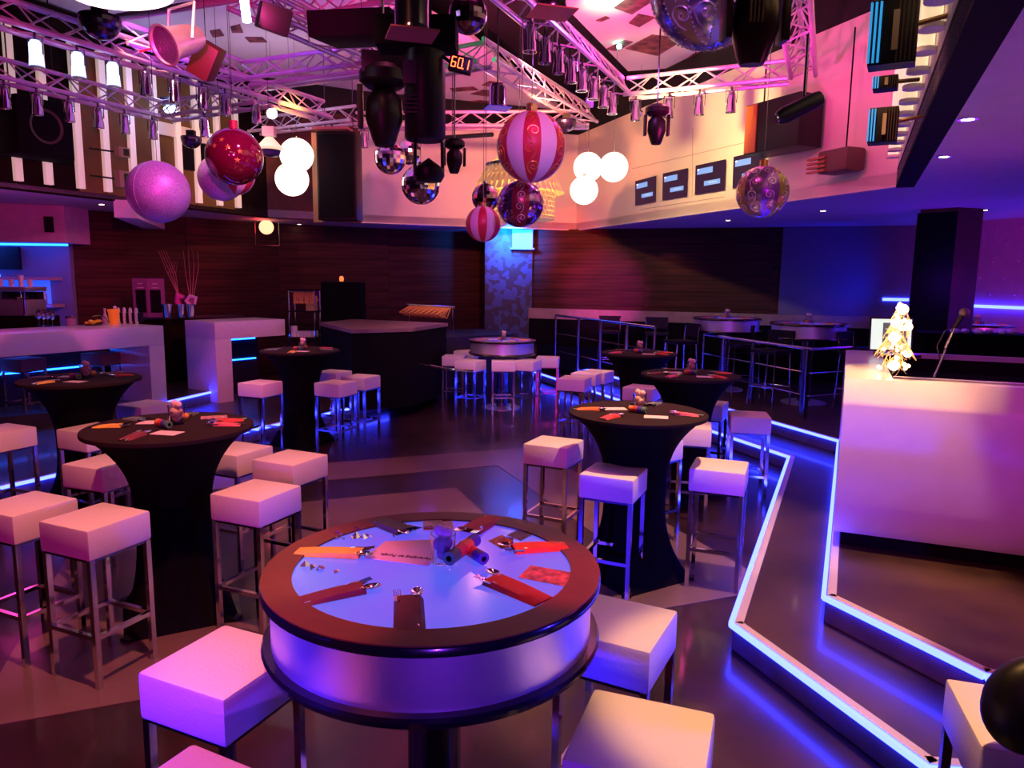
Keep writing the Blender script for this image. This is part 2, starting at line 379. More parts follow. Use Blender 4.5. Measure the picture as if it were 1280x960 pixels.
# right side wall, purple, tufted with buttons, LED line
WR0, WR1 = (6.75, 12.4), (8.6, 7.2)
wr = wall('wall_right', WR0, WR1, 0, 3.3, M_purplewall)
da = (V(WR1)-V(WR0)).normalized(); nr = V((-da.y, da.x)); 
if nr.dot(V((0, 6))-V(WR0)) < 0: nr = -nr
bt = MB().sphere((0, 0, 0), .022, 8, 6).mesh('button', M_purplewall)
for i in range(12):
    for k in range(5):
        p = V(WR0)+da*(.25+.38*i+(.19 if k % 2 else 0))+nr*.004; obj('button', bt, wr, Matrix.Translation((p.x, p.y, 1.85+.24*k)))
p = (V(WR0)+V(WR1))/2+nr*.03
MB().box((p.x, p.y, 1.66), ((V(WR1)-V(WR0)).length-.1, .03, .045), rz=math.atan2(da.y, da.x)).build('led_strip', M_led, wr)
p = V(WB1)+nrm*.05-d*.25
MB().box((p.x, p.y, 1.72), (.4, .03, .05), rz=math.atan2(d.y, d.x)).build('led_strip', M_led, wb)
# back bar alcove on the far left
ba = struct(MB().prism([(-11, 11.2), (-6.75, 11.2), (-6.75, 11.32), (-11, 11.32)], 0, 3.3).build('wall_bar', mat('blue_grey_wall', (.20, .22, .34), .6)))
bk = struct(MB().prism([(-11, 9.6), (-6.42, 10.6), (-6.42, 11.2), (-11, 11.2)], 2.42, ZS).build('trim_bulkhead', mat('mauve_bulkhead', (.55, .34, .44), .6, var=.08)))
MB().box((-6.62, 10.56, 2.67), (.12, .05, .22), rz=.22).build('wall_socket', M_black, bk)
MB().box((-7.75, 10.92, 2.40), (2.3, .03, .03)).build('led_strip', M_ledc, ba)
spot('back_bar_light', (-8.2, 10.7, 2.38), (-7.8, 11.2, 1.7), (.03, .10, 1), 34, 150, .9)
point('back_bar_light', (-6.95, 10.6, 1.5), (.03, .06, 1), 3, .1)

# gallery: soffit ring with the void edge, fascia walls
E0 = az(0, 233, ZS); E1 = az(335, 271, ZS); E1b = az(452, 277, ZS); E3 = az(720, 287, ZS); E4 = az(1120, 231, ZS); E5 = az(1215, 0, ZS)
back_l = (E0-E1).normalized(); E00 = E0+back_l*7
E6 = E5+(E5-E4).normalized()*3.5
edge = [E00, E0, E1, E1b, E3, E4, E5, E6]
outer = [(-12, E00.y), (-12, 13.0), (-6.2, 15.5), (-.6, 17), (.4, 17), (7.6, 14), (10, 12), (11, E6.y)]
def strip_poly(name, inner, out, z0, z1, m):
    for i in range(len(inner)-1):
        o = MB().prism([(inner[i].x, inner[i].y), (inner[i+1].x, inner[i+1].y), out[i+1][:2], out[i][:2]], z0, z1).build(name, m); struct(o)
strip_poly('ceiling_soffit', edge, outer, ZS, ZS+.12, M_sof)
def fascia(a, b, z0, z1, m, name='wall_gallery', th=.08):
    o = wall(name, (a.x, a.y), (b.x, b.y), z0, z1, m, th); return o
ZT = 4.72
fa_back = fascia(E1b, E3, ZS-.02, ZT, M_cream); fa_r = fascia(E3, E4, ZS-.02, ZT, M_cream)
fa_back0 = fascia(E1, E1b, ZS-.02, ZT, mat('wine_wall', (.09, .010, .010), .6, var=.3))
fa_l = fascia(E00, E1, ZS-.02, ZT+.4, M_goldd)
fa_r2 = fascia(E4, E5, ZS+.16, ZT+.4, M_cream); fascia(E5, E6, ZS+.16, ZT+.4, M_cream)
# black lip under the right hand fascia
for a, b in ((E4, E5), (E5, E6)):
    dd = (b-a).normalized(); n2 = V((dd.y, -dd.x, 0)); 
    if n2.dot(V((0, 6, 0))-a) > 0: n2 = -n2
    o = MB().prism([(a.x, a.y), (b.x, b.y), (b.x+n2.x*.16, b.y+n2.y*.16), (a.x+n2.x*.16, a.y+n2.y*.16)], ZS-.03, ZS+.16).build('trim_lip', M_blackm); struct(o)
# panel joints of the cream wall: recessed grooves as thin dark battens
# black ceiling, white ceiling fields
struct(MB().prism([(-13, -4), (13, -4), (13, 18), (-13, 18)], 5.5, 5.6).build('ceiling', M_dark))
for (a, b) in ((E1, E1b), (E1b, E3), (E3, E4)):
    wall('wall_upper', (a.x, a.y), (b.x, b.y), ZT, 5.5, M_dark, .06)
ZC = 5.15
P1 = [az(640, -60, ZC), az(785, 89, ZC), az(1002, 74, ZC), az(985, -10, ZC), az(960, -140, ZC)]
cf1 = struct(MB().prism([(p.x, p.y) for p in P1], ZC, ZC+.06).build('ceiling_field', M_ceil))
P2 = [az(-60, 40, ZC), az(60, 102, ZC), az(205, 130, ZC), az(560, 139, ZC), az(700, 136, ZC), az(590, 48, ZC), az(400, -60, ZC), az(100, -80, ZC)]
cf2 = struct(MB().prism([(p.x, p.y) for p in P2], ZC, ZC+.06).build('ceiling_field', M_ceil))
M_art = mat('art_print', (.20, .05, .07), .6, var=.8, vscale=7)
arts = [((790, 17), (826, -6), (800, -14), (768, 9)), ((786, 28), (798, 17), (819, 21), (799, 33)), ((782, 60), (815, 43), (856, 48), (822, 69)), ((758, 61), (780, 50), (791, 52), (772, 63)),
        ((890, 56), (915, 44), (940, 47), (925, 61)), ((858, 73), (870, 65), (895, 67), (882, 74)), ((745, 25), (757, 20), (762, 22), (752, 26))]
for a in arts:
    MB().prism([(q.x, q.y) for q in (az(x, y, ZC) for x, y in a)], ZC-.012, ZC).build('art_panel', M_art, cf1)
arts2 = [((588, 117), (604, 112), (622, 114), (610, 120)), ((602, 106), (612, 101), (630, 103), (618, 108)), ((562, 110), (592, 108), (598, 112), (566, 114)), ((570, 128), (600, 125), (622, 128), (592, 133)),
         ((288, 33), (300, 30), (304, 40), (290, 40)), ((306, 46), (328, 46), (334, 52), (312, 52)), ((262, 38), (275, 36), (280, 44), (266, 46)), ((60, 62), (78, 60), (86, 72), (66, 72)), ((104, 58), (122, 64), (116, 76), (100, 66)), ((20, 40), (50, 44), (46, 52), (18, 48))]
for a in arts2:
    MB().prism([(q.x, q.y) for q in (az(x, y, ZC) for x, y in a)], ZC-.012, ZC).build('art_panel', M_art, cf2)

# light strips and panels on the left gallery wall
M_strip = mat('strip_white', (.82, .74, .66), .5, emis=(1, .72, .62), estr=.35)
dl = (E1-E0).normalized(); inn_n = V((dl.y, -dl.x, 0))
if inn_n.dot(V((0, 6, 0))-E0) < 0: inn_n = -inn_n
def wall_hit(px, py):   # point on the left gallery wall seen at a pixel
    r = ray(px, py); o = V((0, 0, CH)); t = (E0-o).dot(inn_n)/r.dot(inn_n); return o+r*t
sx = [(-19, 226), (18, 228), (56, 233), (96, 237), (130, 240), (163, 245), (193, 250), (221, 253), (244, 256), (270, 259), (293, 262)]
panel_i = 0; prev = None
for i, (x, y) in enumerate(sx):
    p = wall_hit(x+2, y); p.z = 0
    tp = wall_hit(x-8, 120)
    c = p+inn_n*.05
    MB().box((c.x, c.y, (3.03+4.75)/2), (.085, .06, 4.75-3.03), rz=math.atan2(dl.y, dl.x)).build('light_strip', M_strip, fa_l)
    if prev is not None:
        m = (p+prev)/2+inn_n*.012; w = (p-prev).length-.02
        MB().box((m.x, m.y, 3.86), (w, .024, 1.72), rz=math.atan2(dl.y, dl.x)).build('wall_panel', M_gold if i > 3 else M_goldd, fa_l)  # left panels: gallery wall in shade, darkness put into the colour
    prev = p
# dark opening with beige beam behind the strips
p = wall_hit(243, 196)+inn_n*.03; MB().box(p, (.50, .03, .42), rz=math.atan2(dl.y, dl.x)).build('wall_opening', M_blackm, fa_l)
p = wall_hit(250, 172)+inn_n*.04; MB().box(p, (1.5, .05, .17), rz=math.atan2(dl.y, dl.x)).build('beige_beam', M_cream, fa_l)
# vertical tubes along the right hand fascia
dr = (E5-E4).normalized(); nR = V((dr.y, -dr.x, 0))
if nR.dot(V((0, 6, 0))-E4) < 0: nR = -nR
M_tube = mat('tube_white', (.86, .80, .74), .35, emis=(1, .74, .42), estr=.75)
tm = MB().lathe([(.0001, -.72), (.045, -.72), (.045, .72), (.0001, .72)], 14).mesh('light_tube', M_tube)
cm = MB().lathe([(.0001, -.012), (.062, -.012), (.062, .012), (.0001, .012)], 14).mesh('tube_cap', M_whitem)
Lr = (E5-E4).length
for i in range(15):
    q = E4+dr*(.25+i*.39)+nR*.055
    t = obj('light_tube', tm, fa_r2, Matrix.Translation((q.x, q.y, 3.92)))
    obj('tube_cap', cm, t, Matrix.Translation((0, 0, -.735)))
# big pale pipe beside them
q0_ = E4+dr*2.2+nR*.11; q1_ = E4+dr*5.2+nR*.11
MB().box(((q0_+q1_)/2+V((0, 0, 4.25-ZS))), (3.0, .05, 1.35), rz=math.atan2(dr.y, dr.x)).build('wall_panel', M_tube, fa_r2)

# big white upright beam stub under the left soffit
p = az(165, 268, 2.7)
bs = struct(MB().prism([(-5.25, 9.75), (-5.0, 9.85), (-5.75, 12.2), (-6.05, 12.1)], 2.72, ZS).build('trim_beam', M_sof))
# right-hand dark pillar
pr_ = az(1143, 282, ZS)
c = V((6.05, 10.6)); 
pilr = struct(MB().prism([(5.32, 9.75), (5.62, 9.42), (6.02, 9.55), (5.72, 9.95)], .3, ZS).build('wall_column', mat('column_brown', (.15, .03, .025), .5, var=.15)))
MB().prism([(5.30, 9.77), (5.61, 9.41), (5.60, 9.40), (5.29, 9.76)], .3, 2.9).build('dark_face', M_blackm, pilr)  # thin black sheet over the column's left face
# downlights
dm = emi('downlight_glow', (1, .72, .5), 25)
dring = MB().lathe([(.035, 0), (.055, 0), (.055, -.008), (.035, -.008), (.035, 0)], 16).mesh('rim', M_chrome)
dlens = MB().lathe([(.0001, -.004), (.035, -.004)], 16).mesh('lens', dm)
DL = [((1210, 148), 'in the near right soffit'), ((1180, 195), 'in the right soffit, second from the camera'), ((1029, 263), 'in the soffit left of the dark column'), ((910, 275), 'in the back right soffit under the screens'),
      ((1231, 262), 'in the soffit right of the dark column'), ((501, 288), 'in the back soffit above the coat hangers'), ((374, 280), 'in the left soffit beside the red globe lamp'), ((127, 255), 'in the left soffit above the bar')]
for (px, py), w in DL:
    p = az(px, py, ZS-.001); e = empty('downlight', p, 0, 'small round recessed downlight '+w, 'downlight', 'soffit downlights')
    obj('rim', dring, e); obj('lens', dlens, e)

# ================================================================== BARS ON THE LEFT
def gate(name, label, A, B, leg_at, z0, z1, depth, slab=.25, legw=.2):
    A = V((A.x, A.y)); B = V((B.x, B.y)); dd = (B-A).normalized(); n = V((-dd.y, dd.x)); 
    if n.dot(A-V((0, 0))) < 0: n = -n
    t = empty(name, (A.x, A.y, z0), 0, label, 'bar counter')
    def quadbox(a, b, za, zb, nm_, m):
        P = [a-A, b-A, b-A+n*depth, a-A+n*depth]
        return MB().prism([(q.x, q.y) for q in P], za-z0, zb-z0).build(nm_, m, t, bevel=.006)
    quadbox(A, B, z1-slab, z1, 'counter_top', M_white)
    if leg_at == 'B': quadbox(B-dd*legw, B, z0, z1-slab, 'upright', M_white)
    if leg_at == 'A': quadbox(A, A+dd*legw, z0, z1-slab, 'upright', M_white)
    return t, n
ZB = 1.32
b1A = az(-90, 423, ZB); b1B = az(204, 407, ZB)
g1_, nb1 = gate('bar_counter', 'long white bar counter frame at the far left with lemons and glasses on it', b1A, b1B, 'B', .30, ZB, .85, .25, .22)
b2A = az(268, 403, ZB); b2B = az(356, 399, ZB)
g2_, nb2 = gate('bar_counter', 'shorter white bar counter frame beside the dark cloakroom block', b2A, b2B, 'A', .15, ZB, .75, .25, .26)
# inner bar body with blue LED lines (behind the frames)
def bar_body(A, B, n, off, dep, z0, z1, label, leds, x0=0, x1=1):
    A = V((A.x, A.y)); B = V((B.x, B.y)); A, B = A+(B-A)*x0, A+(B-A)*x1
    a = A+n*off; b = B+n*off; dd = (b-a).normalized()
    t = empty('lit_bar_cabinet', (a.x, a.y, z0), 0, label, 'bar counter')
    MB().prism([(q.x-a.x, q.y-a.y) for q in (a, b, b+n*dep, a+n*dep)], 0, z1-z0).build('cabinet', mat('bar_dark', (.02, .015, .03), .25), t)
    mid = (a+b)/2-n*.012-a
    for z in leds: MB().box((mid.x, mid.y, z-z0), ((b-a).length*.9, .014, .022), rz=math.atan2(dd.y, dd.x)).build('led_strip', M_ledc, t)
    return t
bar_body(b1A, b1B, nb1, 1.35, .45, .30, 1.16, 'dark bar front with blue light lines under the long white counter', (.98, .72), .2, .97)
bar_body(b2A, b2B, nb2, .62, .2, .15, 1.05, 'dark bar front with blue light lines under the shorter white counter', (1.0, .68), 0.05, .95)
# dark work counter behind, carrying bottles and buckets
wc = empty('work_counter', (0, 0, 0), 0, 'dark brown work counter between the two white bar counters', 'bar counter')
WA = az(150, 400, 1.34); WBp = az(345, 398, 1.34)
a = V((-5.9, 11.0)); b = V((-4.2, 12.2))
MB().prism([(-5.9, 10.9), (-4.55, 12.1), (-4.95, 12.7), (-6.3, 11.55)], .30, 1.30).build('cabinet', M_goldd, wc)
MB().prism([(-5.93, 10.86), (-4.5, 12.08), (-4.93, 12.74), (-6.34, 11.57)], 1.30, 1.345).build('worktop', mat('worktop_dark', (.05, .03, .03), .25), wc)
# shelves and coffee machine in the alcove
sh = empty('back_bar_shelves', (-7.6, 11.0, 1.2), 0, 'lit back bar shelves with a row of bottles in blue light', 'shelf')
for z in (.70, .30): MB().box((0, 0, z), (1.5, .3, .045)).build('shelf_board', mat('mauve_bulkhead', (.55, .34, .44), .6), sh)
MB().box((-.1, .15, .5), (1.3, .02, .36)).build('back_panel', mat('blue_lit_panel', (.3, .4, .8), .3, emis=(.01, .10, 1), estr=.9), sh)
MB().box((-.3, .08, 1.0), (.95, .06, .34)).build('dark_screen', M_black, sh)
MB().box((-.45, -.14, .74), (.9, .03, .03)).build('led_strip', M_ledc, sh)
bm_ = MB().lathe([(.0001, 0), (.035, 0), (.035, .14), (.013, .18), (.013, .23), (.0001, .23)], 12).mesh('bottle', mat('bottle_glass', (.5, .45, .6), .15, .2))
for i in range(9):
    o = obj('bottle', bm_); o.location = (-8.28+.155*i, 10.98, 1.523+.0); tag(o, 'small bottle in the row on the blue lit back bar shelf', 'bottle', 'bottles on the back bar shelf')
cf = empty('coffee_machine', (-7.15, 10.35, .30), 0, 'silver coffee machine with cups stacked on top at the left edge of the bar', 'coffee machine')
MB().box((0, 0, .54), (1.1, .5, 1.08)).build('cabinet', M_goldd, cf)
MB().box((-.05, 0, 1.20), (.9, .42, .22)).build('body', M_steel, cf, bevel=.01)
MB().box((-.05, -.02, 1.46), (.95, .46, .06)).build('cup_tray', M_steel, cf, bevel=.01)
MB().box((-.05, .14, 1.35), (.85, .12, .14)).build('back_column', M_chromed, cf)
for x in (-.3, .0, .28): MB().tube([(x, -.16, 1.42), (x, -.16, 1.34), (x, -.26, 1.33)], .02, 8).build('portafilter', M_chrome, cf)
MB().tube([(.36, -.2, 1.45), (.36, -.22, 1.1)], .012, 8).build('steam_wand', M_chrome, cf)
cup = MB().lathe([(.0001, 0), (.028, 0), (.038, .10), (.034, .10), (.025, .01), (.0001, .01)], 14).mesh('cup', M_whitem)
for i, (dx, dy) in enumerate(((-.33, 0), (-.2, .05), (-.08, -.02), (.04, .03), (.2, 0), (.3, .04))):
    o = obj('cup', cup); o.location = (-7.15+dx, 10.35+dy, 1.79); o.scale = (1, 1, 1.6 if i == 4 else 1); tag(o, 'white cup standing on the coffee machine', 'cup', 'cups on the coffee machine')
# things standing on the long white counter; A spot on its top from a pixel
def on_bar(px, py, z=ZB): return az(px, py, z)
gl = MB().lathe([(.0001, 0), (.03, 0), (.004, .006), (.004, .07), (.03, .10), (.033, .16), (.028, .20)], 14).mesh('bowl', M_glass)
for i, x in enumerate((49, 55, 60, 66)):
    p = on_bar(x, 406.5+.4*(i % 2)); o = obj('wine_glass', gl); o.location = p; tag(o, ('leftmost', 'second', 'third', 'rightmost')[i]+' of four small stemmed glasses on the long white counter', 'glass', 'stemmed glasses on the white counter')
e = empty('storage_jar', on_bar(89, 407), 0, 'short round glass jar with metal lid on the long white counter', 'jar')
MB().lathe([(.0001, 0), (.055, 0), (.06, .01), (.06, .10), (.0001, .10)], 18).build('body', mat('jar_smoke', (.35, .2, .3), .2), e)
MB().lathe([(.0001, .10), (.062, .10), (.062, .125), (.0001, .125)], 18).build('lid', M_chrome, e)
e = empty('lemon_tray', on_bar(116, 406.5), 0, 'low glass tray heaped with lemon slices on the bar', 'tray')
MB().lathe([(.0001, 0), (.10, 0), (.115, .018), (.105, .018), (.0001, .006)], 20).build('tray', M_glass, e)
ly = MB().sphere((0, 0, 0), .026, 10, 8, sc=(1.2, 1, .8)).mesh('lemon_piece', mat('lemon', (.85, .72, .03), .4))
for i in range(11): obj('lemon_piece', ly, e, Matrix.Translation((random.uniform(-.07, .07), random.uniform(-.05, .05), .03+.012*(i % 3))) @ Matrix.Rotation(i*1.3, 4, 'Z'))
e = empty('tongs', on_bar(129, 406), .3, 'steel tongs leaning beside the lemon tray', 'tongs')
MB().tube([(-.12, 0, .11), (-.04, 0, .13), (.03, 0, .10), (.07, 0, .012)], .006, 6).build('arm', M_chrome, e); MB().tube([(-.12, .02, .11), (-.04, .02, .12), (.03, .02, .09), (.06, .02, .012)], .006, 6).build('arm', M_chrome, e)
bot = MB().lathe([(.0001, 0), (.035, 0), (.038, .02), (.036, .09), (.013, .15), (.013, .19), (.016, .19), (.016, .21), (.0001, .21)], 14)
o = bot.build('glass_bottle', mat('clear_bottle', (.6, .5, .55), .15)); o.location = on_bar(132, 405.2); tag(o, 'small clear bottle left of the orange tub', 'bottle')
e = empty('orange_tub', on_bar(143, 405.3), 0, 'bright orange plastic tub on the long white counter', 'tub')
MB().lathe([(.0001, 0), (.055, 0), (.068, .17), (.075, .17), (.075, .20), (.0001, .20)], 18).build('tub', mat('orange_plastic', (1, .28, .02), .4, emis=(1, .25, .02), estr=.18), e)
MB().sphere((.02, 0, .225), .022).build('straw_ball', M_whitem, e)
e = empty('condiment_caddy', on_bar(163, 404.5), 0, 'black caddy holding white shakers beside the orange tub', 'caddy')
MB().box((0, 0, .09), (.30, .14, .12)).build('holder', M_black, e, bevel=.008)
for x in (-.12, -.04, .04, .12): MB().lathe([(.0001, .0), (.022, 0), (.022, .19), (.012, .215), (.0001, .22)], 12, Matrix.Translation((x, -.06, 0))).build('shaker', M_whitem, e)
for i, (x, t_) in enumerate(((178, 'left'), (196, 'right'))):
    p = ay(x, 390, 11.0); p.z = 1.345
    e = empty('menu_stand', p, .15 if i else -.05, t_+' one of two purple framed menu boards standing on the dark counter', 'menu board')
    MB().box((0, 0, .29), (.25, .03, .58)).build('frame', mat('purple_frame', (.20, .08, .20), .5), e)
    MB().box((0, -.018, .24), (.15, .01, .34)).build('dark_insert', M_blackm, e)
    for k in (-1, 0, 1): MB().box((k*.024, -.018, .50), (.018, .008, .014)).build('lettering', mat('menu_letter', (.6, .5, .55), .5), e)
    for k in range(5): MB().box((-.04+k*.02, -.018, .44), (.014, .008, .010)).build('lettering', mat('menu_letter', (.6, .5, .55), .5), e)
def bucket(px, py, y, r, h, label, extra=None):
    p = ay(px, py, y); p.z = 1.345; e = empty('ice_bucket', p, 0, label, 'bucket')
    MB().lathe([(.0001, 0), (r*.72, 0), (r, h), (r*.95, h), (r*.68, .01), (.0001, .01)], 20).build('bucket', M_chrome, e)
    return e
e = bucket(209, 392, 11.0, .085, .20, 'wide steel bucket, leftmost of three on the dark counter')
MB().tube([(-.16, 0, .20), (.02, 0, .19)], .012, 8).build('handle', M_chrome, e)
e = bucket(227, 393, 11.1, .07, .20, 'steel bucket with a magenta twisted paper, middle of three')
MB().tube([(0, 0, .10), (-.05, 0, .24), (-.03, 0, .33), (.05, 0, .30)], [.03, .05, .06, .03], 8).build('twisted_paper', mat('magenta_foil', (.7, .05, .35), .3, .4), e)
br = MB()
for k in range(4):
    x0 = -.15+.02*k; pts = [(x0*.1, 0, .1), (x0*.5, .02, .4), (x0, .04*k-.05, .65), (x0*1.8-.03, 0, 1.0)]
    br.tube(pts, [.006, .005, .004, .002], 5); br.tube([pts[2], (pts[2][0]+.06, .02, .85)], [.003, .001], 5)
br.build('branches', mat('twig', (.35, .12, .16), .6), e)
e = bucket(239, 393, 11.1, .065, .20, 'steel bucket with a lilac paper loop, rightmost of three')
MB().tube([(.0, 0, .16), (-.06, 0, .25), (.0, 0, .32), (.08, 0, .30), (.06, 0, .20)], [.03, .035, .035, .03, .02], 8).build('paper_loop', mat('lilac_paper', (.5, .3, .6), .4), e)
br = MB()
for k in range(4):
    x0 = .02+.03*k-.05; br.tube([(0, 0, .1), (x0, .02, .4), (x0*2, .02*k, .75), (x0*2.4, 0, 1.0)], [.006, .005, .003, .0015], 5)
br.build('branches', mat('twig', (.35, .12, .16), .6), e)
# red globe lamp in a frame under the soffit
e = empty('globe_lamp', ay(333, 284, 13.1), 0, 'small glowing red-white globe lamp in a wire frame under the left soffit', 'lamp')
zt = ZS - e.location.z
MB().sphere((0, 0, 0), .125, 20, 14).build('globe', emi('red_white_glow', (1, .42, .22), 2.2), e)
fr = MB()
for x in (-.2, .22):
    fr.tube([(x, 0, zt), (x, 0, -.32)], .008, 6)
fr.tube([(-.2, 0, -.32), (.22, 0, -.32)], .008, 6); fr.tube([(0, 0, .1), (0, 0, zt)], .01, 6)
fr.build('wire_frame', M_chromed, e)
point('red_glow', e.location+V((0, -.3, 0)), (1, .05, .05), 3, .1)
# shelf unit with hangers and cups, left of the cloakroom block
e = empty('hanger_shelf', ay(382, 440, 11.8), 0, 'open steel shelf unit holding wooden hangers and stacked glasses', 'shelf'); e.location.z = .15
zb = 0
for z, m in ((.86, M_chrome), (1.28, M_chrome), (1.62, M_chrome)): MB().box((0, 0, z), (.44, .35, .025)).build('shelf_board', m, e)
for x in (-.2, .21):
    for y in (-.16, .16): MB().tube([(x, y, 0), (x, y, 1.62)], .011, 6).build('post', M_chrome, e)
hm = MB().tube([(0, -.12, 0), (0, 0, .05), (0, .12, 0)], .010, 6)
M_hang = mat('hanger_wood', (.85, .36, .08), .35, var=.25)
hang_me = MB().tube([(-.05, -.01, -.17), (-.005, 0, 0)], .010, 6).tube([(-.05, 0, -.17), (.05, 0, -.14), (0, 0, 0)], .008, 6).mesh('wooden_hanger', M_hang)
for i in range(11):
    o = obj('wooden_hanger', hang_me); o.location = e.location+V((-.14+.03*i, -.05, 1.58)); o.rotation_euler = (0, -.25+.04*(i % 3), 0); tag(o, 'orange wooden hanger in the row on the steel shelf unit', 'hanger', 'hangers on the shelf unit')
MB().tube([(-.2, -.05, 1.59), (.21, -.05, 1.59)], .008, 6).build('rail', M_chrome, e)
cupm = MB().lathe([(.0001, 0), (.03, 0), (.035, .09), (.0001, .09)], 10).mesh('drinking_glass', mat('pale_glass', (.75, .7, .62), .1, .1))
for r_ in range(2):
    for i in range(6):
        o = obj('drinking_glass', cupm); o.location = e.location+V((-.09+.054*i, -.1+.1*r_, .8725)); tag(o, 'glass in the rows on the lower board of the steel shelf unit', 'glass', 'glasses on the shelf unit')
o = MB().lathe([(.0001, 0), (.05, 0), (.05, .17), (.0001, .17)], 14).build('white_canister', M_whitem); o.location = e.location+V((-.05, -.08, 1.2925)); o.location.z = e.location.z+.8725+.0; o.location.x -= .1; tag(o, 'tall white canister on the lower board of the steel shelf unit', 'canister')
o = MB().box((0, 0, .13), (.16, .1, .26)).build('paper_bag', mat('paper_bag', (.45, .24, .10), .7)); o.location = e.location+V((.12, .0, 1.2925)); o.location.z = e.location.z+1.2925; o.scale = (1, 1, .9); tag(o, 'brown paper bag on the middle board of the steel shelf unit', 'bag')
# cloakroom block
ZK = 1.28
k0, k1, k2 = az(400, 403, ZK), az(440, 412, ZK), az(515, 410, ZK); kd = V((.30, 1.0, 0)).normalized()*1.3
e = empty('cloakroom_block', (k1.x, k1.y, 0), 0, 'black cloakroom counter block with a dull mauve worktop', 'counter')
P = [k0-k1, k1-k1, k2-k1, k2-k1+kd, k0-k1+kd*.8]
MB().prism([(p.x, p.y) for p in P], 0.16, ZK-.05).build('body', M_blackm, e)
P2_ = [(p.x*1.02, p.y*1.02-.02) for p in P]
MB().prism(P2_, ZK-.05, ZK).build('worktop', mat('mauve_top', (.22, .13, .14), .4, var=.25, vscale=4), e)
o = MB().prism([(-1.25, 11.75), (.0, 12.9), (-.6, 14.2), (-2.2, 13.2)], 0, 1.02).build('low_partition', mat('cloak_dark', (.014, .008, .014), .6)); tag(o, 'low black partition behind the round lit table by the coat rail', 'partition')
o = MB().tube([az(515, 453, .78), az(556, 461, .74), az(592, 464, .72)], .018, 8).build('foot_rail', M_chrome); 
for px, py in ((517, 455), (550, 460)): pass
tag(o, 'thin steel hand rail running out from the black cloakroom block', 'rail')
# tall dark cabinet with amber lamp
p = ay(425, 400, 12.3)
o = MB().box((0, 0, .95), (.66, .45, 1.9)).build('tall_cabinet', M_blackm); o.location = (p.x, 12.6, 0.0); tag(o, 'tall black cabinet standing behind the cloakroom counter', 'cabinet')
e = empty('amber_lamp', (ay(427, 354, 12.6).x, 12.6, 1.9), 0, 'small glowing amber lamp on top of the tall black cabinet', 'lamp')
MB().lathe([(.0001, 0), (.03, 0), (.04, .05), (.03, .09), (.0001, .1)], 12).build('shade', emi('amber_glow', (1, .22, .05), 1.3), e); MB().lathe([(.0001, 0), (.045, 0), (.045, .008), (.0001, .008)], 12).build('base', M_black, e)
# coat rail with wooden hangers
cr = empty('coat_rail', (0, 0, 0), 0, 'steel coat rail on two posts beside the blue pillar', 'coat rail')
ca, cb = ay(511, 381, 12.9), ay(566, 384, 12.5)
MB().tube([ca+V((-.03, 0, 0)), cb+V((.03, 0, 0))], .018, 8).build('rail', M_chrome, cr)
for q in (ca, cb): MB().tube([q, (q.x, q.y, .9)], .014, 8).build('post', M_chrome, cr)
for i in range(24):
    t_ = (i+.8)/25; q = ca.lerp(cb, t_)
    o = obj('wooden_hanger', hang_me); o.location = q+V((0, -.02, -.02)); o.rotation_euler = (.1, .75+.06*math.sin(i*2.1), 0); o.scale = (1.25, 1.25, 1.25); tag(o, 'pale wooden hanger in the close row on the coat rail', 'hanger', 'hangers on the coat rail')

# ================================================================== STOOLS
SW, ST, SH = .345, .150, .80
def make_stool():
    t = empty('bar_stool', (0, 0, 0))
    MB().box((0, 0, SH-ST/2), (SW, SW, ST)).build('seat', M_seat, t, bevel=.014)
    MB().box((0, 0, SH-ST-.006), (SW-.02, SW-.02, .012)).build('seat_frame', M_chromed, t)
    lg = MB().box((0, 0, (SH-ST)/2), (.026, .026, SH-ST)).mesh('leg', M_chrome, False)
    k = SW/2-.018
    for a, b in ((-1, -1), (1, -1), (1, 1), (-1, 1)): obj('leg', lg, t, Matrix.Translation((a*k, b*k, 0)))
    fr_ = MB().box((0, 0, 0), (2*k, .022, .022)).mesh('foot_rest', M_chrome, False)
    for i in range(4): obj('foot_rest', fr_, t, Matrix.Rotation(i*PI/2, 4, 'Z') @ Matrix.Translation((0, -k, .26)))
    return t
stool0 = make_stool(); stool_used = [False]
def stool(px, py, th, label, group, corner='F', z0=0.0, brown=False, dxy=None):
    """px,py: the pixel of the named top corner of the seat"""
    c = az(px, py, z0+SH); a, b = {'F': (1, -1), 'L': (-1, -1), 'R': (1, 1), 'K': (-1, 1), 'C': (0, 0)}[corner]; k = SW/2
    x = c.x-k*(a*math.cos(th)-b*math.sin(th)); y = c.y-k*(a*math.sin(th)+b*math.cos(th))
    if not stool_used[0] and not brown:
        s = stool0; stool_used[0] = True; s.location = (x, y, z0); s.rotation_euler = (0, 0, th)
    else: s = clone(stool0, (x, y, z0), th)
    s['label'] = label; s['category'] = 'stool'; s['group'] = group
    if brown:
        for ch in s.children:
            if ch.name.startswith('seat') and not ch.name.startswith('seat_frame'):
                ch.data = ch.data.copy(); ch.data.materials[0] = M_seatd
    return s
GA = 'stools at the left black table'; GN = 'stools around the near lit table'; GB = 'stools at the right black tables'; GR = 'stools around the far round lit table'; GF = 'stools at the far left black table'; GBAR = 'stools under the long white bar counter'
stool(109, 664.5, -.404, 'white cube stool in front of the left black table, complete with all four chrome legs', GA)
stool(15, 646, -.404, 'white cube stool cut by the left frame edge, lower of the two there', GA)
stool(46, 533, -.40, 'white cube stool cut by the left frame edge, upper of the two there', GA, 'R')
stool(107.5, 542, -.42, 'white cube stool half hidden behind the left rim of the left black table', GA)
stool(127.5, 587, -.35, 'lilac-lit cube stool tucked against the left black table cloth', GA)
stool(176, 509.5, -.45, 'white cube stool behind the left black table, seen over its top', GA)
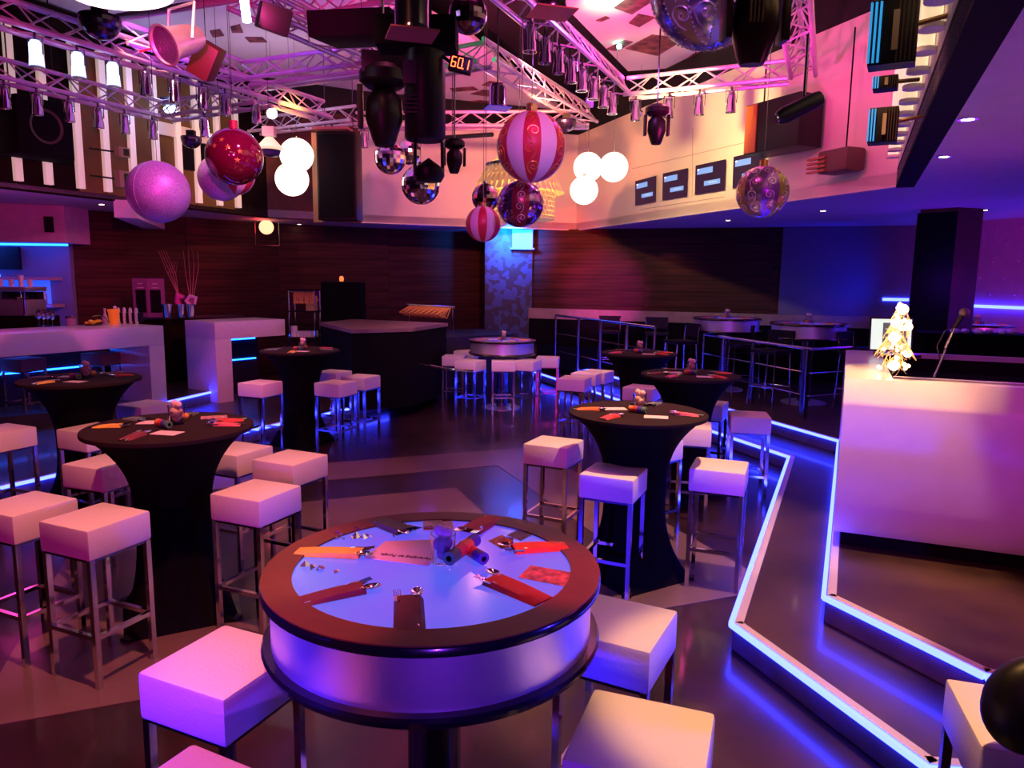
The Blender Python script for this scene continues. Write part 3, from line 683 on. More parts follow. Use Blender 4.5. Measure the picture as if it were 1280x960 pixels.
stool(295.5, 570, -.42, 'cream cube stool just right of the left black table, farthest of three', GA)
stool(366, 582, -.43, 'white cube stool right of the left black table, outermost of three', GA)
stool(323.5, 627, -.40, 'pink-lit cube stool right of the left black table, nearest of three', GA)
stool(279, 875.5, -.419, 'pink and blue lit cube stool at the left of the near lit table', GN)
stool(241, 927.5, -.45, 'pink cube stool cut by the bottom frame edge, left of the near lit table', GN, 'K')
stool(742.5, 859, -.35, 'cream cube stool in front right of the near lit table, seen from above', GN, 'K')
stool(813, 816, -.478, 'cream cube stool partly under the right rim of the near lit table', GN)
s = stool(1169, 854, -.05, 'cream cube stool at the lower right corner of the picture', 'stools at the right frame edge', 'K')
s.rotation_euler.z = -.30
stool(1024, 957, -.3, 'cream cube stool whose back corner just shows at the bottom edge', 'stools at the right frame edge', 'K')
stool(792, 601, -.43, 'cream topped cube stool directly in front of the middle right black table', GB)
stool(932, 592.5, -.375, 'cream topped cube stool right of the middle black table, nearest the glowing step', GB)
stool(709, 561, -.45, 'white cube stool left of the middle right black table', GB)
stool(855, 550, -.9, 'white cube stool mostly hidden behind the middle right black table', GB, 'R')
stool(890, 537, -.25, 'cream cube stool second from the glowing step beside the black tables', GB)
stool(965, 523, -.2, 'cream cube stool nearest the glowing upper step corner', GB)
stool(903.5, 508, -.45, 'violet-lit cube stool behind the second black table', GB)
stool(815, 487, -.5, 'lilac cube stool between the two nearer black tables', GB)
stool(731, 475, -.35, 'white cube stool, nearer of the pair left of the farthest right black table', GB)
stool(745, 468.5, -.45, 'mauve cube stool, farther of the pair left of the farthest right black table', GB)
stool(768, 463, -.5, 'pale cube stool of which only a sliver shows beside the farthest right black table', GB, 'R')
stool(580, 446, -.08, 'white cube stool, leftmost around the far round lit table', GR)
stool(594, 452.5, -.45, 'white cube stool left of centre in front of the far round lit table', GR)
stool(644.4, 452, .03, 'white cube stool straight in front of the far round lit table', GR)
stool(666.6, 452, -.42, 'white cube stool right of centre in front of the far round lit table', GR)
stool(698, 448, -.12, 'white cube stool, rightmost around the far round lit table', GR)
stool(592, 439.5, -.2, 'lilac shaded cube stool behind the left of the far round lit table', GR)
stool(327.5, 481, -.38, 'white cube stool left of the far left black table', GF)
stool(423.4, 481, -.42, 'white cube stool, nearest of the three right of the far left black table', GF)
stool(455.5, 473, -.40, 'white cube stool, rightmost beside the black cloakroom block', GF)
stool(419.8, 467, -.40, 'white cube stool, farthest of the three right of the far left black table', GF)
stool(25.8, 450, -.3, 'dim brown cube stool seen under the white counter, left one', GBAR, z0=.15, brown=True)
stool(126, 443, -.3, 'dim brown cube stool seen under the white counter, right one', GBAR, z0=.15, brown=True)
# round black case at the right frame edge
o = MB().sphere((0, 0, 0), .13, 24, 16, sc=(1, .55, 1)).build('round_case', M_black); p = az(1300, 893, .93); o.location = (p.x, p.y+.02, .94); tag(o, 'round black case at the right frame edge on the lower right stool', 'case')

# ================================================================== TABLES
ZTB = 1.12; RTB = .455
def cloth_table(px0, px1, py, label, rz=.35, sc=1.0, pyfix=None):
    p = az((px0+px1)/2, py, ZTB)*1.0; p = V((p.x*sc, p.y*sc, 0))
    e = empty('covered_high_table', p, rz, label, 'table', 'black stretch-covered high tables')
    rows = []; nz = 26; na = 64
    for i in range(nz+1):
        u = i/nz; z = ZTB*u; row = []
        top = RTB; waist = .205
        for k in range(na):
            w = 2*PI*k/na
            # square-ish foot outline
            a = (w+PI/4) % (PI/2) - PI/4; rf = .30/max(.6, math.cos(a)); rf = min(rf, .405)
            if u < .5:
                t_ = (1-u/.5)**2.6; r = waist+(rf-waist)*t_
            else:
                t_ = ((u-.5)/.5)**3.0; r = waist+(top-waist)*t_
            if u > .985: r = top-.004
            row.append((r*math.cos(w), r*math.sin(w), z+.0))
        rows.append(row)
    P = [[rows[i][k] for i in range(nz+1)] for k in range(na)]
    m = MB(); m.grid(P, closed_u=True); m.build('stretch_cloth', M_cloth, e)
    MB().lathe([(.0001, .004), (RTB-.012, .004), (RTB, 0), (RTB+.002, -.012), (RTB, -.022)], 64, Matrix.Translation((0, 0, ZTB))).build('table_top', M_clothtop, e)
    for k in range(4):
        w = PI/4+k*PI/2; MB().box((math.cos(w)*.385, math.sin(w)*.385, .012), (.06, .06, .024), rz=w).build('foot_pad', M_black, e)
    return V((p.x, p.y, ZTB+.004))
tA = cloth_table(108, 316, 533, 'large black stretch-covered high table at the left, with yellow and red napkins', .50)
tB = cloth_table(717, 877, 515, 'black stretch-covered high table right of the near lit table', .55)
tC = cloth_table(803, 923, 468, 'second black stretch-covered high table, just behind the middle right one', .5)
tD = cloth_table(755, 842, 441, 'farthest black stretch-covered high table on the right, by the steel railing', .5)
tE = cloth_table(20, 180, 467, 'black stretch-covered high table in front of the long white bar counter', 1.25, .95)
tF = cloth_table(325, 425, 434, 'black stretch-covered high table beside the cloakroom block', 1.2, .96)

def lit_table(c, z0, z1, label, dim=False, R=.5135):
    e = empty('lit_round_table', (c[0], c[1], z0), 0, label, 'table', 'round drum tables with lit tops'); H = z1-z0
    MB().lathe([(.0001, H-.006), (.425, H-.006), (.425, H-.02)], 72).build('lit_top', M_litdim if dim else M_lit, e)
    MB().lathe([(.425, H-.02), (.425, H), (R, H), (R, H-.004)], 72).build('brown_rim', M_rim, e)
    MB().lathe([(R, H-.004), (R+.003, H-.008), (R+.003, H-.030), (R-.02, H-.034)], 72).build('rim_edge', M_rimd, e)
    MB().lathe([(R-.025, H-.034), (R-.025, H-.192)], 72).build('steel_band', M_steel, e)
    MB().lathe([(R-.03, H-.190), (R-.002, H-.192), (R+.004, H-.202), (R-.004, H-.222), (R-.03, H-.228), (.0001, H-.228)], 72).build('lower_rim', M_rimd, e)
    MB().lathe([(.085, .03), (.085, H-.22)], 32).build('column', M_chromed, e)
    MB().lathe([(.0001, .03), (.085, .032), (.27, .024), (.30, .012), (.30, 0), (.0001, 0)], 48).build('base_plate', M_steel, e)
    return V((c[0], c[1], z1))
lit_table((-.236, 2.159), 0, 1.10, 'large round table with glowing blue top and steel drum in the foreground')
p = az(628, 424.5, 1.06); LT2 = lit_table((p.x, p.y), 0, 1.06, 'far round table with steel drum in front of the blue pillar', True)
p = az(908.5, 397, 1.43); LT3 = lit_table((p.x, p.y), .30, 1.43, 'round steel drum table on the platform, left of the two behind the railing', True)
p = az(1011, 403.5, 1.43); LT4 = lit_table((p.x, p.y), .30, 1.43, 'round steel drum table on the platform, right of the two behind the railing', True)
p = az(1222, 405, 1.43); LT5 = lit_table((p.x, p.y), .30, 1.43, 'round drum table on the platform behind the microphone', True, .45)

# ---------------------------------------------------------------- table dressing
def quad(name, m, pts, z, th=.002, parent=None):
    q = [az(x, y, z) for x, y in pts]
    if parent is not None:
        w = parent.location; q = [p-V((w.x, w.y, 0)) for p in q]; z0 = z-w.z
    else: z0 = z
    return MB().prism([(p.x, p.y) for p in q], z0, z0+th).build(name, m, parent, smooth=False)
M_cut = mat('cutlery_steel', (.80, .78, .80), .12, 1)
def fork_mesh():
    m = MB(); m.tube([(-.10, 0, .004), (-.02, 0, .006), (.03, 0, .010)], [.004, .0035, .005], 6)
    m.box((.045, 0, .010), (.03, .022, .003))
    for k in range(4): m.tube([(.058, -.009+.006*k, .010), (.095, -.009+.006*k, .014)], .0016, 5)
    return m.mesh('fork', M_cut)
def spoon_mesh():
    m = MB(); m.tube([(-.10, 0, .004), (0, 0, .006), (.04, 0, .009)], [.004, .0035, .005], 6)
    m.lathe([(.0001, -.006), (.010, -.004), (.018, .001), (.0175, .002), (.009, -.002), (.0001, -.004)], 16, Matrix.Translation((.068, 0, .012)) @ Matrix.Diagonal((1.65, 1, 1, 1)))
    return m.mesh('spoon', M_cut)
def knife_mesh():
    m = MB(); m.tube([(-.10, 0, .004), (.02, 0, .005)], .004, 6); m.box((.06, .002, .006), (.08, .014, .0016)); return m.mesh('knife', M_cut)
FK, SPN, KN = fork_mesh(), spoon_mesh(), knife_mesh()
def pmat(c, nme): return mat(nme, c, .6, var=.08, vscale=20)
PC = {'orange': pmat((.85, .22, .04), 'paper_orange'), 'yellow': pmat((.80, .50, .06), 'paper_yellow'), 'red': pmat((.72, .05, .05), 'paper_red'), 'green': pmat((.12, .14, .07), 'paper_green'),
      'maroon': pmat((.20, .03, .035), 'paper_maroon'), 'brown': pmat((.16, .04, .03), 'paper_brown'), 'rust': pmat((.38, .07, .03), 'paper_rust'), 'grey': pmat((.16, .20, .20), 'paper_grey'), 'pink': pmat((.75, .12, .16), 'paper_pink')}
def pouch(A, B, z, w, colour, label, group, L=None):
    """A: closed end centre (xy), B: open end centre; cutlery sticks out at B"""
    A = V((A.x, A.y)); B = V((B.x, B.y)); dd = (B-A); Ln = dd.length; dd.normalize(); ang = math.atan2(dd.y, dd.x)
    e = empty('napkin_pouch', (A.x, A.y, z), ang, label, 'napkin', group)
    n = 8; P = []
    for i in range(n+1):
        u = i/n; hh = .006+.010*math.sin(min(1, u*1.1)*PI*.55)
        P.append([(Ln*u, -w/2, .0006), (Ln*u, -w*.38, hh*.9), (Ln*u, 0, hh), (Ln*u, w*.38, hh*.9), (Ln*u, w/2, .0006), (Ln*u, w/2, .0004), (Ln*u, -w/2, .0004), (Ln*u, -w/2, .0006)])
    MB().grid(P).build('pouch', PC[colour], e)
    for me, y, r, x in ((FK, .022*w/.075, .10, -.015), (SPN, -.016*w/.075, -.08, -.005), (KN, 0, .25, -.03)):
        nm_ = me.name.split('.')[0]
        obj(nm_, me, e, Matrix.Translation((Ln-.045+x, y, .0015)) @ Matrix.Rotation(r, 4, 'Z') @ Matrix.Rotation(-.015, 4, 'Y'))
    return e
ZN = 1.095
near = 'on the near lit table'
def npouch(a, b, col, w, where):
    return pouch(az(*a, ZN), az(*b, ZN), ZN, w, col, f'{col} napkin pouch with cutlery {where} of the near lit table', 'napkin pouches on the near lit table')
npouch((371, 690), (452, 694), 'yellow', .075, 'at the left')
npouch((471, 651), (508, 666), 'green', .085, 'at the back left')
npouch((617, 647), (586, 666), 'red', .090, 'at the back right')
npouch((708, 683), (641, 688), 'orange', .080, 'at the right')
npouch((681, 753), (615, 726), 'rust', .085, 'at the front right')
npouch((512, 789), (511, 750), 'brown', .082, 'at the front centre')
npouch((375, 753), (454, 737), 'maroon', .070, 'at the front left')
M_paper = mat('card_paper', (.90, .74, .74), .6)
from_text = []
def text_on(parent, body, loc, size, m, rot=(0, 0, 0), name='lettering', ext=.0004, bold=0):
    c = bpy.data.curves.new(name, 'FONT'); c.body = body; c.size = size; c.align_x = 'CENTER'; c.align_y = 'CENTER'; c.extrude = ext; c.offset = bold
    c.materials.append(m); tmp = bpy.data.objects.new(name, c); me = bpy.data.meshes.new_from_object(tmp); bpy.data.objects.remove(tmp); bpy.data.curves.remove(c)
    o = bpy.data.objects.new(name, me); COL.objects.link(o); o.parent = parent; o.location = loc; o.rotation_euler = rot
    return o
M_ink = mat('ink', (.06, .02, .06), .6); M_inkr = mat('ink_red', (.45, .02, .04), .6)
pc = az(503, 692, ZN); e = empty('name_card', pc, 0, 'large pale pink card with upside-down script left of the glass', 'card')
quad('card', M_paper, [(455, 698), (482, 677), (540, 675), (541, 702), (535, 708)], ZN, .0015, e)
a = az(482, 694, ZN); b = az(534, 699, ZN); ang = math.atan2(b.y-a.y, b.x-a.x)
tx = text_on(e, 'Vereniging en Furzje', ((a.x+b.x)/2-pc.x, (a.y+b.y)/2-pc.y, .0018), .021, M_ink, (0, 0, ang+PI), bold=.0004); tx.scale = (1, 1.25, 1)
pc = az(548, 655, ZN); e = empty('voucher_card', pc, 0, 'pale card with a red printed block at the back of the near lit table', 'card')
quad('card', M_paper, [(528.5, 646), (563, 644.5), (568, 662), (529, 664)], ZN, .0015, e)
quad('red_block', M_inkr, [(529.5, 658), (541, 657.5), (542, 661.5), (529.5, 662.3)], ZN+.0015, .0003, e)
quad('dark_logo', M_inkr, [(552, 648.5), (563.5, 647.5), (564.5, 651), (553, 652)], ZN+.0015, .0003, e)
pq = az(535.7, 659.8, ZN); text_on(e, 'PSZ4', (pq.x-pc.x, pq.y-pc.y, .0020), .016, M_paper, (0, 0, 0))
for k in range(4): quad('print_line', M_ink, [(534+3*k, 650+2*k), (548+3*k, 649.6+2*k), (548+3*k, 650.1+2*k), (534+3*k, 650.5+2*k)], ZN+.0015, .0003, e)
M_photo = mat('photo_print', (.55, .25, .26), .5, var=.75, vscale=30)
pc = az(684, 720, ZN); e = empty('photo_card', pc, 0, 'photo printed pink card at the right edge of the near lit table', 'card')
quad('card', M_photo, [(648, 722), (663, 707), (720, 717), (710, 734)], ZN, .0015, e)
pc = az(658, 667, ZN); e = empty('photo_card', pc, 0, 'purple printed card behind the orange napkin on the near lit table', 'card')
quad('card', mat('photo_print_purple', (.16, .10, .26), .5, var=.6, vscale=30), [(634, 669), (661, 656), (680, 661), (651, 676)], ZN, .0015, e)
e = empty('snack_packet', az(630, 678, ZN), 0, 'crumpled foil snack packet, orange and gold, on the near lit table', 'packet')
pk = [(610, 676), (626, 670), (642, 672), (640, 684), (627, 686)]; w0 = e.location
q = [az(x, y, ZN)-w0 for x, y in pk]; cc = sum(q, V())/5+V((0, 0, .018))
MB().add([*q, cc, *[x*.55+cc*.45+V((0, 0, .006*((i % 2)*2-1))) for i, x in enumerate(q)]], [(i, (i+1) % 5, 6+(i+1) % 5, 6+i) for i in range(5)]+[(6+i, 6+(i+1) % 5, 5) for i in range(5)]).build('foil', mat('gold_foil', (.75, .30, .06), .25, .5, var=.7, vscale=40), e)
def sweet_glass(p, label, group, s=1.0, fill=(.42, .12, .55)):
    e = empty('sweet_glass', p, 0, label, 'glass', group)
    MB().lathe([(.0001, 0), (.030*s, 0), (.036*s, .085*s), (.0335*s, .085*s), (.028*s, .008*s), (.0001, .008*s)], 24).build('tumbler', M_glass, e)
    nme = 'sweets_%d' % int(fill[0]*100)
    fm = mat(nme, fill, .7, var=.25, vscale=60)
    k = MB()
    for i, (x, y, z) in enumerate(((0, 0, .028), (.008, .006, .055), (-.009, -.004, .056), (.002, -.009, .045), (0, .003, .080), (-.010, .006, .088))):
        if i < 4: k.sphere((x*s, y*s, z*s), .019*s, 12, 8)
    k.build('sweets', fm, e)
    k = MB()
    for (x, y, z) in ((0, .003, .082), (-.010, .006, .092), (.012, -.004, .088)): k.sphere((x*s, y*s, z*s), .016*s, 10, 7)
    k.build('marshmallow', mat('marshmallow', (.85, .60, .55), .7), e)
    return e
sweet_glass(az(554, 703, ZN), 'tumbler filled with purple and white sweets in the middle of the near lit table', None, 1.12)
RC = [mat('roll_blue', (.06, .05, .42), .5), mat('roll_orange', (.75, .28, .05), .5), mat('roll_red', (.65, .05, .06), .5), mat('roll_green', (.10, .22, .10), .5)]
def roll(a, b, r, label, group, order=(0, 1, 2, 3), hollow=True):
    a = V(a); b = V(b); e = empty('streamer_roll', a, 0, label, 'streamer', group); dd = b-a; n = len(order); u = dd.normalized()
    T = u.to_track_quat('Z', 'Y').to_matrix().to_4x4(); L = dd.length/n
    for i, k in enumerate(order):
        MB().lathe([(r*.45, L*i), (r, L*i+.0008), (r, L*(i+1)-.0008), (r*.45, L*(i+1))], 20, T).build('paper_ring', RC[k], e)
    return e
p0 = az(561, 712, ZN)+V((0, 0, .034)); p1 = az(594, 687, ZN)+V((0, 0, .034))
roll(p0, p1, .0215, 'striped streamer roll lying on top of another beside the sweet glass', 'streamer rolls on the near lit table', (3, 2, 1, 0))
p0 = az(605, 707, ZN)+V((0, 0, .0215)); p1 = az(578, 690, ZN)+V((0, .0, .0215))
roll(p0, p1, .0195, 'streamer roll lying underneath with its blue end to the right', 'streamer rolls on the near lit table', (0, 2, 1))
# crumpled clear wrapping and glints on the top
o = MB()
for (x, y) in ((455, 672), (520, 700), (640, 740), (430, 705)):
    pass

def dress(c, name, spec, glass=True, cards=2, pz=None, nr_rolls=2, sc=1.0, low=False):
    """spec: list of (angle deg, colour); things lie radially on a table of centre c"""
    z = c.z+.001
    for a, colr in spec:
        w = math.radians(a); u = V((math.cos(w), math.sin(w), 0))
        side = {0: 'right', 1: 'back right', 2: 'back', 3: 'back left', 4: 'left', 5: 'front left', 6: 'front', 7: 'front right'}[round((a % 360)/45) % 8]
        pouch(c+u*.40*sc, c+u*.25*sc, z, .07, colr, f'{colr} napkin pouch with cutlery, {side} of {name}', 'napkins on '+name)
    if glass: sweet_glass(c+V((.02, .05, .001)), 'glass of pale sweets in the middle of '+name, None, 1.3, (.7, .45, .35))
    for i in range(nr_rolls):
        w = -.6+i*1.7; u = V((math.cos(w), math.sin(w), 0)); r = .021
        s0 = c+V((.0, -.06 if i == 0 else .13, .024)) ; s0 = s0-u*.07
        roll(s0, s0+u*.12, r, f'{"nearer" if i == 0 else "farther"} striped streamer roll on {name}', 'streamer rolls on '+name, ((1, 2, 0, 3), (3, 0, 1))[i % 2])
    for i in range(cards):
        w = math.radians((-68, 150, 60)[i]); u = V((math.cos(w), math.sin(w), 0)); q = c+u*(.22, .16, .3)[i]
        o = MB().box((0, 0, .0012), (.15, .10, .0016)).build('card', M_paper if i != 2 else M_photo); o.location = (q.x, q.y, z); o.rotation_euler = (0, 0, .3*i-.2)
        tag(o, f'{("pale card in front", "pale card left", "printed card behind")[i]} of the sweets on {name}', 'card', 'cards on '+name)
dress(tA, 'the left black table', [(190, 'yellow'), (150, 'grey'), (95, 'green'), (28, 'red'), (5, 'pink'), (262, 'maroon')], cards=3)
dress(tB, 'the middle right black table', [(-22, 'pink'), (172, 'orange'), (228, 'red'), (60, 'grey')], cards=2)
dress(tC, 'the second right black table', [(10, 'orange'), (-50, 'red'), (185, 'maroon'), (225, 'pink'), (110, 'brown')], cards=2)
dress(tD, 'the farthest right black table', [(0, 'orange'), (-40, 'red'), (200, 'pink'), (120, 'maroon')], cards=1)
dress(tE, 'the table by the white counter', [(185, 'grey'), (250, 'yellow'), (35, 'red'), (70, 'maroon')], cards=2)
dress(tF, 'the table by the cloakroom block', [(190, 'grey'), (270, 'yellow'), (40, 'red'), (0, 'grey')], cards=1)
for c_, nme in ((LT2, 'the far round lit table'), (LT3, 'the left platform drum table'), (LT4, 'the right platform drum table')):
    dress(c_+V((0, 0, -.005)), nme, [(0, 'orange'), (60, 'red'), (180, 'pink'), (215, 'grey'), (300, 'yellow')], cards=2)
dress(LT5+V((0, 0, -.005)), 'the drum table behind the microphone', [(200, 'grey'), (340, 'orange')], cards=1)

# ================================================================== RAILINGS, CHAIRS ON THE PLATFORM
def railing(tops, label, posts, zt, zb, widths, mids=(.33, .66)):
    P = [az(x, y, zt) for x, y in tops]; e = empty('steel_railing', (P[0].x, P[0].y, zb), 0, label, 'railing'); w = V((P[0].x, P[0].y, zb))
    MB().tube([p-w for p in P], .021, 10).build('top_rail', M_chrome, e)
    for m in mids:
        MB().tube([V((p.x, p.y, zb+(zt-zb)*m))-w for p in P], .010, 8).build('mid_rail', M_chrome, e)
    for (seg, t_), wd in zip(posts, widths):
        q = P[seg].lerp(P[seg+1], t_); MB().tube([V((q.x, q.y, zb))-w, V((q.x, q.y, zt))-w], wd, 10).build('post', M_chromed if wd > .03 else M_chrome, e)
    return e
railing([(695, 394), (819, 409)], 'steel railing on the platform edge behind the farthest right black table', [(0, 0), (0, .28), (0, .52), (0, .77), (0, 1)], 1.31, .30, [.024, .03, .03, .03, .02])
railing([(880, 418), (1016, 437), (1064, 435)], 'steel railing in front of the two platform drum tables', [(0, 0), (0, .22), (0, .52), (0, .96)], 1.17, .30, [.018, .02, .042, .055])
def bar_chair(p, rz, label):
    e = empty('platform_bar_chair', p, rz, label, 'chair', 'black bar chairs on the platform')
    MB().box((0, 0, .76), (.40, .38, .05)).build('seat', M_black, e, bevel=.012)
    P = [[(x, -.19-.02*math.cos(x*6), z) for z in (.84, .95, 1.04)] for x in [-.2+.05*k for k in range(9)]]
    MB().grid(P).grid([[(x, y-.02, z) for x, y, z in r] for r in P]).build('backrest', M_black, e)
    for s_ in (-1, 1):
        MB().tube([(s_*.20, .20, 0), (s_*.17, .16, .74), (s_*.17, -.17, .77), (s_*.20, -.20, .0)], .011, 8).build('leg_frame', M_chrome, e)
        MB().tube([(s_*.19, -.18, .74), (s_*.19, -.2, 1.0)], .010, 8).build('back_post', M_chrome, e)
    MB().tube([(-.19, .18, .28), (.19, .18, .28), (.19, -.18, .28), (-.19, -.18, .28)], .009, 8, closed=True).build('foot_ring', M_chrome, e)
    return e
L3, L4 = LT3, LT4
bc0 = None
chs = [((L3.x-.75, L3.y-.2), 1.9, 'black bar chair left of the left platform drum table'), ((L3.x+.1, L3.y-.62), 3.1, 'black bar chair in front of the left platform drum table'), ((L4.x-.62, L4.y-.35), 2.2, 'black bar chair front left of the right platform drum table'),
       ((L4.x+.50, L4.y-.50), 3.8, 'black bar chair front right of the right platform drum table'), ((L4.x+.85, L4.y+.1), 4.6, 'black bar chair right of the right platform drum table'), ((1.75, 13.15), 3.0, 'black bar chair behind the far end of the steel railing'), ((2.55, 12.85), 3.0, 'black bar chair by the wall bench, second from the pillar')]
for i, (q, rz, lb) in enumerate(chs):
    if i == 0: bc0 = bar_chair((q[0], q[1], .30), rz, lb)
    else: clone(bc0, (q[0], q[1], .30), rz, label=lb)

# ================================================================== DJ BOOTH
ZD = 1.40
dFL = az(1056, 472, ZD); dFR = az(1280, 485, ZD); dBL = az(1058, 424, ZD)
ux = V((dFR.x-dFL.x, dFR.y-dFL.y)).normalized(); uy = V((dBL.x-dFL.x, dBL.y-dFL.y)).normalized()
o0 = V((dFL.x, dFL.y)); LW = 1.9; DD = 2.1
e = empty('booth_counter', (o0.x, o0.y, .30), 0, 'large white glossy DJ booth counter at the right', 'counter')
def bxy(s, t_): q = ux*s+uy*t_; return (q.x, q.y)
nf = V((ux.y, -ux.x)); 
if nf.dot(-o0) < 0: nf = -nf
prof = [(.0, ZD-.30), (.045, ZD-.42), (.05, .80-.3+.0), (.02, .50), (-.02, .42-.02), (-.06, .38-.0)]
# profile (outward offset, height above floor z .30 -> local)
prof = [(0, ZD), (.085, ZD-.135), (.092, ZD-.16), (.050, .62), (.030, .47), (-.03, .40)]
P = []
for s in [i*LW/16 for i in range(17)]:
    row = [(bxy(s, 0)[0]+nf.x*o_, bxy(s, 0)[1]+nf.y*o_, z-.30) for o_, z in prof]; P.append(row)
m = MB(); m.grid(P)
rowb = [[(bxy(s, .10)[0], bxy(s, .10)[1], z-.30) for s in (0, LW)] for z in (ZD, .40)]
m.grid(rowb)
for s in (0, LW):
    k = len(prof); vs = [(bxy(s, 0)[0]+nf.x*o_, bxy(s, 0)[1]+nf.y*o_, z-.30) for o_, z in prof]+[(*bxy(s, .10), .10), (*bxy(s, .10), ZD-.30)]
    m.add(vs, [tuple(range(k+2))])
m.add([(*bxy(0, 0), ZD-.30), (*bxy(LW, 0), ZD-.30), (*bxy(LW, .10), ZD-.30), (*bxy(0, .10), ZD-.30)], [(0, 1, 2, 3)])
m.add([(bxy(s, 0)[0]+nf.x*-.03, bxy(s, 0)[1]+nf.y*-.03, .10) for s in (0, LW)]+[(*bxy(LW, .1), .1), (*bxy(0, .1), .1)], [(0, 1, 2, 3)])
m.build('front_panel', M_white, e)
Wg = .27
MB().prism([bxy(0, .10), bxy(Wg, .10), bxy(Wg, DD), bxy(0, DD)], .10, ZD-.30).build('side_wing', M_white, e)
MB().prism([bxy(Wg+.005, .10), bxy(LW, .10), bxy(LW, .14), bxy(Wg+.005, .14)], .6, ZD-.30+.012).build('inner_lip', mat('grey_trim', (.35, .32, .34), .4), e)
MB().prism([bxy(Wg, DD-.06), bxy(LW, DD-.06), bxy(LW, DD), bxy(Wg, DD)], ZD-.34, ZD-.30).build('rear_ledge', mat('grey_trim', (.35, .32, .34), .4), e)
MB().prism([bxy(Wg, DD-.05), bxy(LW, DD-.05), bxy(LW, DD), bxy(Wg, DD)], .10, ZD-.341).build('rear_panel', M_blackm, e)
MB().prism([bxy(Wg+.001, .14), bxy(Wg+.012, .14), bxy(Wg+.012, DD-.06), bxy(Wg+.001, DD-.06)], .10, ZD-.31).build('well_lining', M_blackm, e)
MB().prism([bxy(Wg, .14), bxy(LW, .14), bxy(LW, DD-.06), bxy(Wg, DD-.06)], .80, .95).build('work_shelf', M_blackm, e)
MB().prism([bxy(.05, .08), bxy(LW, .08), bxy(LW, DD), bxy(.05, DD)], 0, .10).build('plinth', M_blackm, e)
def bw(s, t_, z): q = bxy(s, t_); return V((o0.x+q[0], o0.y+q[1], z))
ZSH = .30+.95
angx = math.atan2(ux.y, ux.x)
# mixing desk
mx = empty('mixing_desk', bw(.85, .42, ZSH), angx, 'black mixing desk with knobs and red lights inside the booth', 'mixer')
MB().box((0, 0, .05), (.62, .36, .10)).build('housing', M_black, mx, bevel=.006)
kn = MB().lathe([(.0001, 0), (.012, 0), (.009, .02), (.0001, .02)], 10).mesh('knob', M_whitem)
for i in range(10):
    for j in range(4): obj('knob', kn, mx, Matrix.Translation((-.26+.055*i, -.12+.07*j, .10)))
rl = MB().box((0, 0, .103), (.018, .010, .006)).mesh('red_light', emi('red_led', (1, .03, .02), 5))
for i in range(4): obj('red_light', rl, mx, Matrix.Translation((-.05+.045*i, .155, 0)))
cdp = empty('disc_player', bw(1.32, .40, ZSH), angx, 'grey disc player right of the mixing desk', 'disc player')
MB().box((0, 0, .05), (.26, .30, .10)).build('housing', mat('grey_deck', (.25, .22, .2), .4), cdp, bevel=.006); MB().lathe([(.0001, .12), (.09, .12), (.10, .10)], 24).build('jog_wheel', M_chromed, cdp)
# laptop
lp = ay(1117, 402, 5.9); lpz = ZD
lt = empty('laptop', bw(.10, 1.55, ZD), 0, 'open laptop with a bright screen at the left end of the booth', 'laptop'); lt.location = (lp.x+.02, lp.y, ZD); lt.scale = (1.0, 1.1, 1.12); lt.rotation_euler = (0, 0, -.22)
MB().box((.02, -.02, .012), (.30, .20, .02)).build('keyboard_deck', M_chromed, lt, bevel=.003)
MB().box((-.15, .02, -.10), (.02, .14, .20)).build('stand', M_chromed, lt)
scr = MB().box((0, 0, .13), (.33, .010, .25)).build('screen_lid', M_black, lt, loc=(0, .09, .02)); scr.rotation_euler = (-.12, 0, 0)
MB().box((0, -.006, .13), (.305, .004, .225)).build('screen', emi('screen_white', (.75, .85, .75), 1.1), scr)
MB().box((.03, -.0095, .14), (.19, .002, .15)).build('window_pane', mat('screen_grey', (.12, .14, .12), .4, emis=(.12, .16, .12), estr=.6), scr)
for k in range(3): MB().box((.02, -.011, .17-.03*k), (.13, .001, .004)).build('text_row', emi('screen_white', (.75, .85, .75), 1.1), scr)
# wicker light tree
tr = empty('light_tree', bw(.32, .30, 0), 0, 'glowing wicker cone tree lamp on the left corner of the booth', 'lamp')
tp = ay(1138, 466, 4.75); tr.location = (tp.x, tp.y, 0); ztr = ay(1138, 468, 4.75).z; zt2 = ay(1145, 376, 4.75).z; tr.location.z = ZD-.0; HT = zt2-ZD
tr.location = bw(.28, .33, ZD); 
m = MB(); random.seed(3)
def cone_wire(m, zb_, zt_, r0, r1, n, rw, cx=0):
    for i in range(n):
        a = random.uniform(0, 2*PI); pts = []
        da_ = random.uniform(-1.6, 1.6); u0 = random.uniform(0, .5); u1 = random.uniform(.5, 1)
        for k in range(6):
            u = u0+(u1-u0)*k/5; r = r0+(r1-r0)*u; w = a+da_*k/5; pts.append((cx+r*math.cos(w), r*math.sin(w), zb_+(zt_-zb_)*u))
        m.tube(pts, rw, 4, cap=False)
M_wick = mat('wicker_gold', (.75, .52, .22), .4, emis=(1, .55, .2), estr=.35)
m = MB(); cone_wire(m, .0, .16, .085, .03, 34, .0016); m.build('lower_cone', M_wick, tr)
m = MB(); cone_wire(m, .10, .27, .13, .03, 70, .0018); m.build('middle_cone', M_wick, tr)
m = MB(); cone_wire(m, .22, .36, .09, .025, 45, .0018, .01); m.build('upper_cone', M_wick, tr)
m = MB(); cone_wire(m, .34, .46, .06, .01, 30, .0016, .02); m.build('top_cone', M_wick, tr)
MB().tube([(0, 0, 0), (0, 0, .2), (.02, 0, .44)], .004, 6).build('stem', M_chromed, tr)
bulb = MB().sphere((0, 0, 0), .012, 8, 6).mesh('fairy_bulb', emi('fairy_glow', (1, .60, .25), 14))
random.seed(5)
